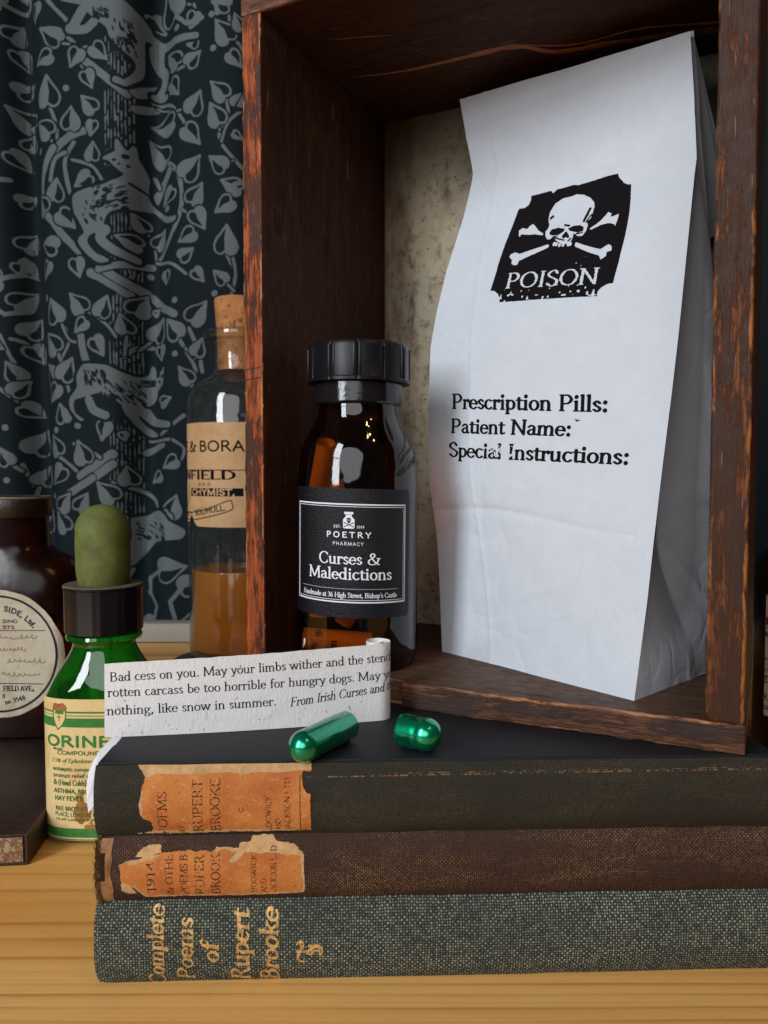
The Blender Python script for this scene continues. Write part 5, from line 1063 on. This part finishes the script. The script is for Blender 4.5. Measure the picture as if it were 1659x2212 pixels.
capsule('open_capsule', 'longer half of a metallic green capsule, lying in front of the paper strip', h_+(t_-h_)*1.04, h_, rc, CAPS)
rc = 0.515; h_ = atz(920, 1587, TOPZ+rc); t_ = atz(866, 1576, TOPZ+rc); t_ = h_+(t_-h_)/np.linalg.norm(t_-h_)*0.86
capsule('open_capsule', 'shorter grooved half of the metallic green capsule, lying before the crate edge', t_, h_, rc, CAPS, dimples=True)

# ================================================================ left group
yF = 30.8; mB = atz(58, 1869, 0)
mb = thing('old_book', 'old dark leather book with red and cream marbled edge, lying under the brown bottle', 'book', (mB[0], mB[1], 0), (0, 0, radians(6)))
hM = zof(1801, mB[1]); Lx = 17
link('front_board', rbox('front_board', Lx, 15, 0.14, 0.04, 2, c=(-Lx/2, 7.5, hM-0.07)), LEATHER, mb); link('back_board', rbox('back_board', Lx, 15, 0.10, 0.03, 2, c=(-Lx/2, 7.5, 0.055)), LEATHER, mb)
link('marbled_edge', rbox('marbled_edge', Lx-0.16, 14.6, hM-0.19, 0.04, 2, c=(-Lx/2-0.06, 7.33, hM/2-0.02)), MARBLE, mb)
link('leather_spine', rbox('leather_spine', 0.16, 15.02, hM-0.03, 0.06, 3, c=(-0.0, 7.5, hM/2)), LEATHER, mb)
link('scuffed_edge', rbox('scuffed_edge', 0.06, 15.03, 0.05, 0.02, 2, c=(0.03, 7.5, hM-0.03)), LEATHE, mb)
link('scuffed_edge', rbox('scuffed_edge', Lx, 0.05, 0.04, 0.015, 2, c=(-Lx/2, 0.0, hM-0.02)), LEATHE, mb)
# brown bottle with the round label
yb_ = 40.6; bxc = xof(-11, yb_); hb = hM
br = thing('brown_bottle', 'square shouldered dark brown bottle with round foxed chemist label, at the left edge', 'bottle', (bxc, yb_+2.3, hb))
def loft(name, secs, n=96, p=9.0, smooth=True, ang=35):
    """secs: (z, hx, hy, k): k = 0 round .. 1 chamfered oblong"""
    P = np.zeros((len(secs), n, 3))
    for i, (z, hx, hy, k) in enumerate(secs):
        for j in range(n):
            a = 2*pi*(j+0.5)/n; ca, sa = abs(cos(a)), abs(sin(a)); rr = ((ca/hx)**p+(sa/hy)**p+((ca/hx+sa/hy)/1.62)**p)**(-1/p); rc_ = 1/math.hypot(ca/hx, sa/hy); r_ = rr*k+rc_*(1-k)
            P[i, j] = (r_*cos(a), r_*sin(a), z)
    return sharp(grid_mesh(name, P, closed_v=True, smooth=smooth), ang)
fz = lambda y: zof(y, yb_+0.3)-hb; s_ = yb_/1724
hw = 152*s_
secs = [(0.02, 0.01, 0.01, 1), (0.02, hw*0.9, 2.0, 1), (0.15, hw, 2.3, 1), (fz(1300), hw, 2.3, 1), (fz(1262), hw*0.985, 2.2, 1), (fz(1235), hw*0.93, 2.05, 0.9), (fz(1215), hw*0.82, 1.8, 0.7), (fz(1200), hw*0.65, 1.65, 0.4), (fz(1188), 1.85, 1.6, 0.1), (fz(1178), 1.72, 1.6, 0), (fz(1120), 1.68, 1.6, 0)]
link('glass_body', loft('glass_body', secs), AMBERD, br)
link('cap', lathe('cap', [(0, fz(1120)), (1.80, fz(1120)), (1.84, fz(1116)), (1.84, fz(1082)), (1.80, fz(1078)), (0, fz(1078))], 64), m_plain('dark_brown_cap', (0.02, 0.008, 0.004), 0.35, 0.4, var=0.4, bump=(4, 0.02, 1)), br)
link('cap_rim', lathe('cap_rim', [(1.5, fz(1079)), (1.86, fz(1080)), (1.9, fz(1077)), (1.86, fz(1074)), (1.4, fz(1074.5))], 64), m_plain('pale_tin_rim', (0.20, 0.19, 0.13), 0.5, 0.4, metal=0.3, var=0.3), br)
zc = fz(1410); Rl = 141*s_
def flatmap(y0, off): return lambda x, v: np.stack([np.asarray(x), y0-off+0*np.asarray(x)+np.clip(np.abs(np.asarray(x))-hw*0.80, 0, 9)**2*1.4, np.asarray(v)])
F = Field(-Rl-0.1, -Rl-0.1, Rl+0.1, Rl+0.1, 0.06); F.ell(0, 0, Rl, Rl); F.f += F.noise(0.3, 71)*0.02
fmz = lambda off: (lambda x, v: flatmap(-2.31, off)(x, np.asarray(v)+zc))
lab = F.sheet('round_label', fmz(0.0), CREAML, br, 2)
F = Field(-Rl, -Rl, Rl, Rl, 0.02); n_ = 90; RR = 127*s_
F.segs([(RR*cos(2*pi*k/n_), RR*1.0*sin(2*pi*k/n_)) for k in range(n_+1)], 0.055)
P_ = lambda x, y: ((x+11)*s_, (1410-y)*s_)
def arc_bend(R):                                                 # text bent round the top of a circle
    return lambda u, v: ((R+v)*sin(u/R), (R+v)*cos(u/R)-R)
Ra = 96*s_; text(F, 'SIDE, Ltd.', 0, Ra-0.0, 0.36, False, wt=0.085, sp=0.04, fit=76*s_, bend=lambda u, v: ((Ra+v)*sin((u+14*s_)/Ra), (Ra+v)*cos((u+14*s_)/Ra)-Ra))
for s, x, y, em, f_ in (('SING', 0, 1341, .22, 33), ('STS', 0, 1354, .22, 26)): a = P_(x, y); text(F, s, a[0], a[1], em, False, wt=0.08, fit=f_*s_)
F.segs([P_(-80, 1358), P_(93, 1358)], 0.018); F.segs([P_(-80, 1473), P_(86, 1476)], 0.022)
a = P_(-2, 1491); text(F, 'FIELD AVE.,', a[0], a[1], .36, True, wt=0.075, thin=0.045, fit=68*s_); a = P_(0, 1507); text(F, '8', a[0]-0.1, a[1], .3, True, wt=0.07, thin=0.04); 
a = P_(2, 1521); text(F, 'ne 3548', a[0], a[1], .32, True, wt=0.07, thin=0.045, rot=radians(14), fit=46*s_)
F.sheet('label_print', fmz(0.012), INKG, lab, 3)
F = Field(-Rl, -Rl, Rl, Rl, 0.02)
for y, x0, x1, seed in ((1372, -10, 72, 1), (1399, -10, 46, 2), (1425, 8, 88, 3), (1454, -5, 76, 4)):
    pts = [P_(x0+(x1-x0)*t/24+2.6*sin(t*1.9), y+3*float(vnoise(t*0.8, seed))+(2.2+1.6*float(vnoise(t*0.6, seed+3)))*cos(t*1.9)) for t in np.arange(0, 24.5, 0.45)]; F.segs([tuple(p) for p in cat_rom(pts, 3)], 0.022)
F.sheet('handwriting', fmz(0.012), SEPIA, lab, 3)

# green dropper bottle
gy_ = 33.3; gx_ = xof(221, gy_); gs = gy_/1724.0
gb = thing('dropper_bottle', 'green glass dropper bottle with olive rubber bulb and yellow and green label', 'bottle', (gx_, gy_, 0))
gz = lambda y, Y=None: zof(y, gy_ if Y is None else Y)
hx, hy = 121*gs, 1.72
secs = [(0.03, 0.01, 0.01, 1), (0.02, hx*0.82, hy*0.82, 1), (0.10, hx*0.90, hy*0.90, 1), (0.30, hx*0.985, hy*0.99, 1), (0.5, hx, hy, 1), (gz(1506), hx, hy, 1), (gz(1494), hx*0.99, hy, 0.95), (gz(1472), 110*gs, hy*0.97, 0.75), (gz(1455), 103*gs, hy*0.93, 0.5), (gz(1439), 94*gs, hy*0.88, 0.3), (gz(1424), 84*gs, 1.45, 0.1), (gz(1410), 75*gs, 1.38, 0), (gz(1396), 68*gs, 1.28, 0), (gz(1386), 65*gs, 1.25, 0), (gz(1380), 66*gs, 1.26, 0), (gz(1376), 77*gs, 77*gs, 0), (gz(1370), 80*gs, 80*gs, 0), (gz(1364), 77*gs, 77*gs, 0), (gz(1362), 60*gs, 60*gs, 0)]
link('glass_body', loft('glass_body', secs, 128), GREENG, gb)
def fac(a, i, z):
    if i < 1 or i > 4: return 1
    t = (a+0.17) % (2*pi/10)-pi/10; k = cos(pi/10)/cos(t)
    d = (a+0.17+pi/10) % (2*pi/10)-pi/10; return k-0.05*math.exp(-((d-0.10)/0.045)**2)*0+0.012-0.04*math.exp(-(d/0.05)**2)
link('cap', lathe('cap', [(60*gs, gz(1361)), (80*gs, gz(1361)), (83*gs, gz(1359)), (83*gs, gz(1274)), (83*gs, gz(1268)), (84*gs, gz(1266)), (84*gs, gz(1262))], 140, fn=fac), BLACKP, gb)
link('cap_top', lathe('cap_top', [(84*gs, gz(1262)), (82*gs, gz(1259.5)), (40*gs, gz(1261)), (0, gz(1261))], 72), DUSTY, gb)
bz0 = gz(1266)
zd = gz(1146)-bz0; hd = gz(1089)-gz(1146); bp = [(0, 0.02), (50*gs, 0.0), (52*gs, 0.12), (55*gs, 0.4), (57*gs, 0.9), (57*gs, zd*0.8)]+[(57*gs*cos(radians(a)), zd+hd*sin(radians(a))) for a in (0, 12, 24, 36, 48, 60, 72, 82, 89)]
link('rubber_bulb', lathe('rubber_bulb', [tuple(p) for p in cat_rom(bp[1:], 3)], 72, fn=lambda a, i, z: 1+0.012*float(vnoise(z*4+cos(a)*2, 4))), RUBBER, gb, (0, 0, bz0))
link('dropper_tube', lathe('dropper_tube', [(0.0, 1.2), (0.22, 1.3), (0.30, 2.0), (0.30, gz(1364))], 24), CLEARG, gb)
# label wraps the front and its left and right chamfers
NL = 200; per = []; 
for k in range(NL+1):
    a = -pi/2+(k/NL-0.5)*2*1.25; ca, sa = abs(cos(a)), abs(sin(a)); rr = ((ca/hx)**9+(sa/hy)**9+((ca/hx+sa/hy)/1.62)**9)**(-1/9); per.append((rr*cos(a), rr*sin(a)))
per = np.array(per); pl = np.concatenate([[0], np.cumsum(np.hypot(*np.diff(per, axis=0).T))]); pl -= pl[NL//2]
def pmap(off):
    def f(a, v):
        a = np.asarray(a); x = np.interp(a, pl, per[:, 0]); y = np.interp(a, pl, per[:, 1]); e = 0.03
        tx = np.interp(a+e, pl, per[:, 0])-np.interp(a-e, pl, per[:, 0]); ty = np.interp(a+e, pl, per[:, 1])-np.interp(a-e, pl, per[:, 1]); n_ = np.hypot(tx, ty)
        return np.stack([x+ty/n_*(off+0.012), y-tx/n_*(off+0.012), np.asarray(v)])
    return f
fyy = gy_-hy
def G_(x, y):                                                    # sight line -> (along the label, height)
    X = xof(x, fyy)-gx_; z = zof(y, fyy)
    xx = np.interp(X, per[:, 0], pl); return float(xx), float(z)
aL, aR = pl[4], pl[-5]
F = Field(aL-0.05, 0.2, aR+0.05, 7, 0.04); zt_, zb_ = G_(220, 1511)[1], G_(220, 1827)[1]
F.poly([(aL, zb_), (aR, zb_), (aR, zt_), (aL, zt_)]); lab = F.sheet('paper_label', pmap(0), YELL, gb, 2)
F = Field(aL, 0.2, aR, 7, 0.02)
def bar(y0, y1, xa=None): a, b = G_(220, y0)[1], G_(220, y1)[1]; F.poly([(aL+0.02 if xa is None else xa, b), (aR-0.02, b), (aR-0.02, a), (aL+0.02 if xa is None else xa, a)])
bar(1537.5, 1541); bar(1552, 1571.5); bar(1790, 1809.5); bar(1813, 1815.5); bar(1818, 1823); bar(1546, 1547.5)
sh = [G_(x/2.212*0.5486, (2500+y/2.212)*0.5486) for x, y in ((412, 655), (450, 668), (500, 668), (534, 660), (530, 730), (500, 790), (455, 832), (425, 780), (410, 720))]
F.poly(sh, 'sub'); F.segs(sh+[sh[0]], 0.022); c_ = np.mean(sh, axis=0); F.segs([(c_[0]-.14, c_[1]+.18), (c_[0]+.16, c_[1]+.18)], 0.05); F.segs([(c_[0], c_[1]+.1), (c_[0], c_[1]-.18)], 0.015); F.segs([(c_[0]-.1, c_[1]), (c_[0]+.1, c_[1])], 0.015)
def gt(s, x0, x1, y, cap, ser=False, **kw): a, b = G_(x0, y), G_(x1, y); text(F, s, a[0], a[1], cap*gs/0.7*0.95, ser, fit=b[0]-a[0], **kw)
gt('ORINE', 84, 231, 1613, 22, wt=0.085)
F.sheet('green_print', pmap(0.012), GPRINT, lab, 2)
F = Field(aL, 0.2, aR, 7, 0.013)
gt('COMPOUND', 110, 208, 1631, 8, wt=0.07); gt('BRAND', 100, 124, 1622, 5, wt=0.06); gt('(Regd', 208, 232, 1625, 7, wt=0.05)
gt('1.5% of Ephedrine', 96, 188, 1648, 8.5, True, wt=0.05, thin=0.03, slant=0.25); gt('antiseptic compound', 98, 204, 1666, 8, wt=0.06); gt('prompt relief of', 99, 187, 1680, 8, wt=0.06)
gt('& (Head Colds), CA', 99, 200, 1697, 11, wt=0.055); gt('ASTHMA, BRON', 100, 190, 1714, 8.5, wt=0.08); gt('HAY FEVER', 102, 168, 1730, 9, wt=0.08)
gt('RKE BROTHER LT', 103, 195, 1752, 8.5, wt=0.07); gt('PLACE, LONDON, N', 102, 196, 1764, 8, wt=0.06); gt('OLAR LABORATORI', 104, 196, 1774, 5.5, wt=0.06)
F.sheet('small_print', pmap(0.014), GDARK, lab, 2)
F = Field(aL, 0.2, aR, 7, 0.03)
for x, y, a_, b_ in ((167, 1755, .42, .62), (162, 1726, .26, .30), (176, 1785, .4, .2)): p = G_(x, y); F.ell(p[0], p[1], a_, b_)
F.f += F.noise(0.25, 81)*0.12+F.noise(0.08, 82)*0.06-0.05; F.f = np.minimum(F.f, 0.06-F.noise(0.1, 83)*0.08)
F.sheet('rust_stain', pmap(0.007), STAIN, lab, 2)
F = Field(aL, 0.2, aR, 7, 0.03); p = G_(118, 1529); F.ell(p[0], p[1], .30, .17); F.f += F.noise(0.2, 85)*0.04; F.sheet('rust_stain', pmap(0.007), STAIN, lab, 2)

# corked bottle behind
ky = 62.0; kx_ = xof(518, ky); ks = ky/1724.0; kz = lambda y: zof(y, ky)
kb = thing('corked_bottle', 'clear corked chemist bottle half full of amber liquid with tan label, behind the crate', 'bottle', (kx_, ky, 0.4))
base_z = 0.4
prof = [(0, 0.25), (3.5, 0.2), (3.8, 0.35), (107*ks, 0.7)]+[(108.5*ks, z-base_z) for z in np.linspace(1.5, kz(880), 6)]+[(107*ks, kz(868)-base_z), (103*ks, kz(852)-base_z), (94*ks, kz(838)-base_z), (80*ks, kz(827)-base_z), (66*ks, kz(820)-base_z), (55*ks, kz(812)-base_z), (50*ks, kz(800)-base_z), (49*ks, kz(745)-base_z), (52*ks, kz(740)-base_z), (70*ks, kz(736)-base_z), (74*ks, kz(730)-base_z), (73*ks, kz(723)-base_z), (62*ks, kz(716)-base_z), (50*ks, kz(714)-base_z)]
link('glass_body', lathe('glass_body', prof, 96), CLEARG, kb)
lq = [(0, 0.9), (3.2, 0.9), (3.6, 1.2), (3.68, 2.0), (3.68, kz(1228)-base_z), (3.66, kz(1226)-base_z), (0, kz(1228)-base_z)]
link('liquid', lathe('liquid', lq, 72), LIQ, kb)
link('cork', lathe('cork', [(0, kz(802)-base_z), (43*ks, kz(802)-base_z), (46*ks, kz(715)-base_z), (49*ks, kz(652)-base_z), (47*ks, kz(647)-base_z), (0, kz(646)-base_z)], 48, fn=lambda a, i, z: 1+0.02*float(vnoise(a*3+z, 3))), CORK, kb)
Rk = 108.5*ks+0.02
def kp(x, y): return Rk*math.asin(max(-1, min(1, (x-518)/109.0))), zof(y, ky-2.5)-base_z
F = Field(-Rk*1.55, kz(1140)-1, 3.8, kz(905), 0.05); a, b = kp(520, 914), kp(520, 1136); aL2 = -Rk*1.5
out = [(aL2, b[1]+0.35), (kp(412, 1128)[0], kp(412, 1128)[1]), kp(423, 1128), kp(426, 1116), kp(432, 1114), kp(436, 1126), kp(445, 1136), kp(520, 1137), (3.6, b[1]), (3.6, a[1]), (aL2, a[1])]
F.poly(out); lab = F.sheet('paper_label', cylmap(Rk, 0, 0, 0), KRAFT, kb, 2)
F = Field(-Rk*1.55, kz(1140)-1, 3.8, kz(905), 0.020)
def kt(s, x0, x1, y, cap, ser=False, **kw): a, b = kp(x0, y), kp(x1, y); text(F, s, a[0], a[1], cap*ks/0.7, ser, fit=b[0]-a[0], **kw)
kt('NE & BORAX', 408.5, 572, 975, 20, wt=0.06)
kt('ENFIELD', 409.5, 530, 1035, 17, True, wt=0.11, thin=0.035); F.segs([(aL2, kp(500, 1015)[1]), (3, kp(500, 1016)[1])], 0.03)
F.poly([kp(430, 1054), kp(545, 1054), kp(545, 1071), kp(428, 1071)])
T = copy.copy(F); T.f = np.full_like(F.f, -9.0); F2 = F; F = T; kt('CHYMIST,', 432, 528, 1068.5, 12, False, wt=0.085); F = F2; F.f = np.minimum(F.f, -T.f)
a, b = kp(440, 1113), kp(511, 1099); text(F, 'SOLIHULL.', a[0], a[1], 11*ks/0.7, False, rot=radians(9), fit=(b[0]-a[0])*1.0, wt=0.065)
kt('ACY.', 413, 434, 1114, 8, wt=0.06)
for q in ([(413, 1108), (435, 1106), (470, 1098), (515, 1080), (522, 1086), (520, 1100), (475, 1114), (436, 1122), (413, 1122)], [(424, 1045), (422, 1078), (414, 1095)]): F.segs([tuple(p) for p in cat_rom([kp(*p) for p in q], 4)], 0.035)
for x in (452, 462, 474): F.ell(*kp(x, 1046), 0.13, 0.13); F.ell(*kp(x, 1046), 0.08, 0.08, 0, 'sub')
F.sheet('label_print', cylmap(Rk, 0, 0, 0.012), INK, lab, 2)
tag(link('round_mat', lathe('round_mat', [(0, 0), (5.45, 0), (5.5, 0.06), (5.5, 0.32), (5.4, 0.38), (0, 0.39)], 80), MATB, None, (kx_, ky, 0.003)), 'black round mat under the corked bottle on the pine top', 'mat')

# bottle cut by the right edge
ry = 41.0; rx = xof(1742, ry); rs_ = ry/1724; rz = lambda y: zof(y, ry)
rb = thing('amber_bottle', 'dark amber bottle with cream and maroon label, cut off by the right edge', 'bottle', (rx, ry, 0))
link('glass_body', lathe('glass_body', [(0, 0.1), (2.1, 0.05), (98*rs_, 0.4), (98*rs_, rz(1230)), (92*rs_, rz(1205)), (70*rs_, rz(1185)), (45*rs_, rz(1170)), (42*rs_, rz(1100))], 72), AMBERD, rb)
link('cap', lathe('cap', [(0, rz(1105)), (48*rs_, rz(1105)), (48*rs_, rz(1060)), (44*rs_, rz(1055)), (0, rz(1055))], 48), BLACKP, rb)
Rr = 98*rs_+0.015
def rp(x, y): return Rr*math.asin(max(-1, min(1, (x-1742)/98.0))), zof(y, ry-0.8)
F = Field(-Rr*1.35, rz(1550), 3, rz(1280), 0.05); F.poly([(-Rr*1.30, rp(1660, 1546)[1]), (2.9, rp(1660, 1546)[1]), (2.9, rp(1660, 1286)[1]), (-Rr*1.30, rp(1660, 1286)[1])]); lab = F.sheet('paper_label', cylmap(Rr, 0, 0, 0), RLAB, rb, 2)
F = Field(-Rr*1.35, rz(1550), 3, rz(1280), 0.02); F.poly([(-Rr*1.29, rp(1660, 1357)[1]), (2.9, rp(1660, 1357)[1]), (2.9, rp(1660, 1333)[1]), (-Rr*1.29, rp(1660, 1333)[1])])
T = copy.copy(F); T.f = np.full_like(F.f, -9.0); a = rp(1650, 1355); text(T, 'LO', a[0]-0.35, a[1]+0.05, 0.6, False, wt=0.09, sx=1.6); F.f = np.minimum(F.f, -T.f); F.sheet('maroon_band', cylmap(Rr, 0, 0, 0.01), MAROON, lab, 2)
F = Field(-Rr*1.35, rz(1550), 3, rz(1280), 0.018)
for s, y, cap in (('AL,', 1378, 12), ('re o', 1426, 8), ('n a', 1437, 8), ('act', 1449, 8), ('ERO', 1474, 13), ('RK', 1512, 12)): a = rp(1649, y); text(F, s, a[0]-0.28, a[1], cap*rs_/0.7, cap < 10, wt=0.07, thin=0.04, sx=1.7)
for y in (1462, 1526, 1531): F.segs([(-Rr*1.28, rp(1650, y)[1]), (2.8, rp(1650, y)[1])], 0.03)
F.sheet('label_print', cylmap(Rr, 0, 0, 0.012), INKG, lab, 2)
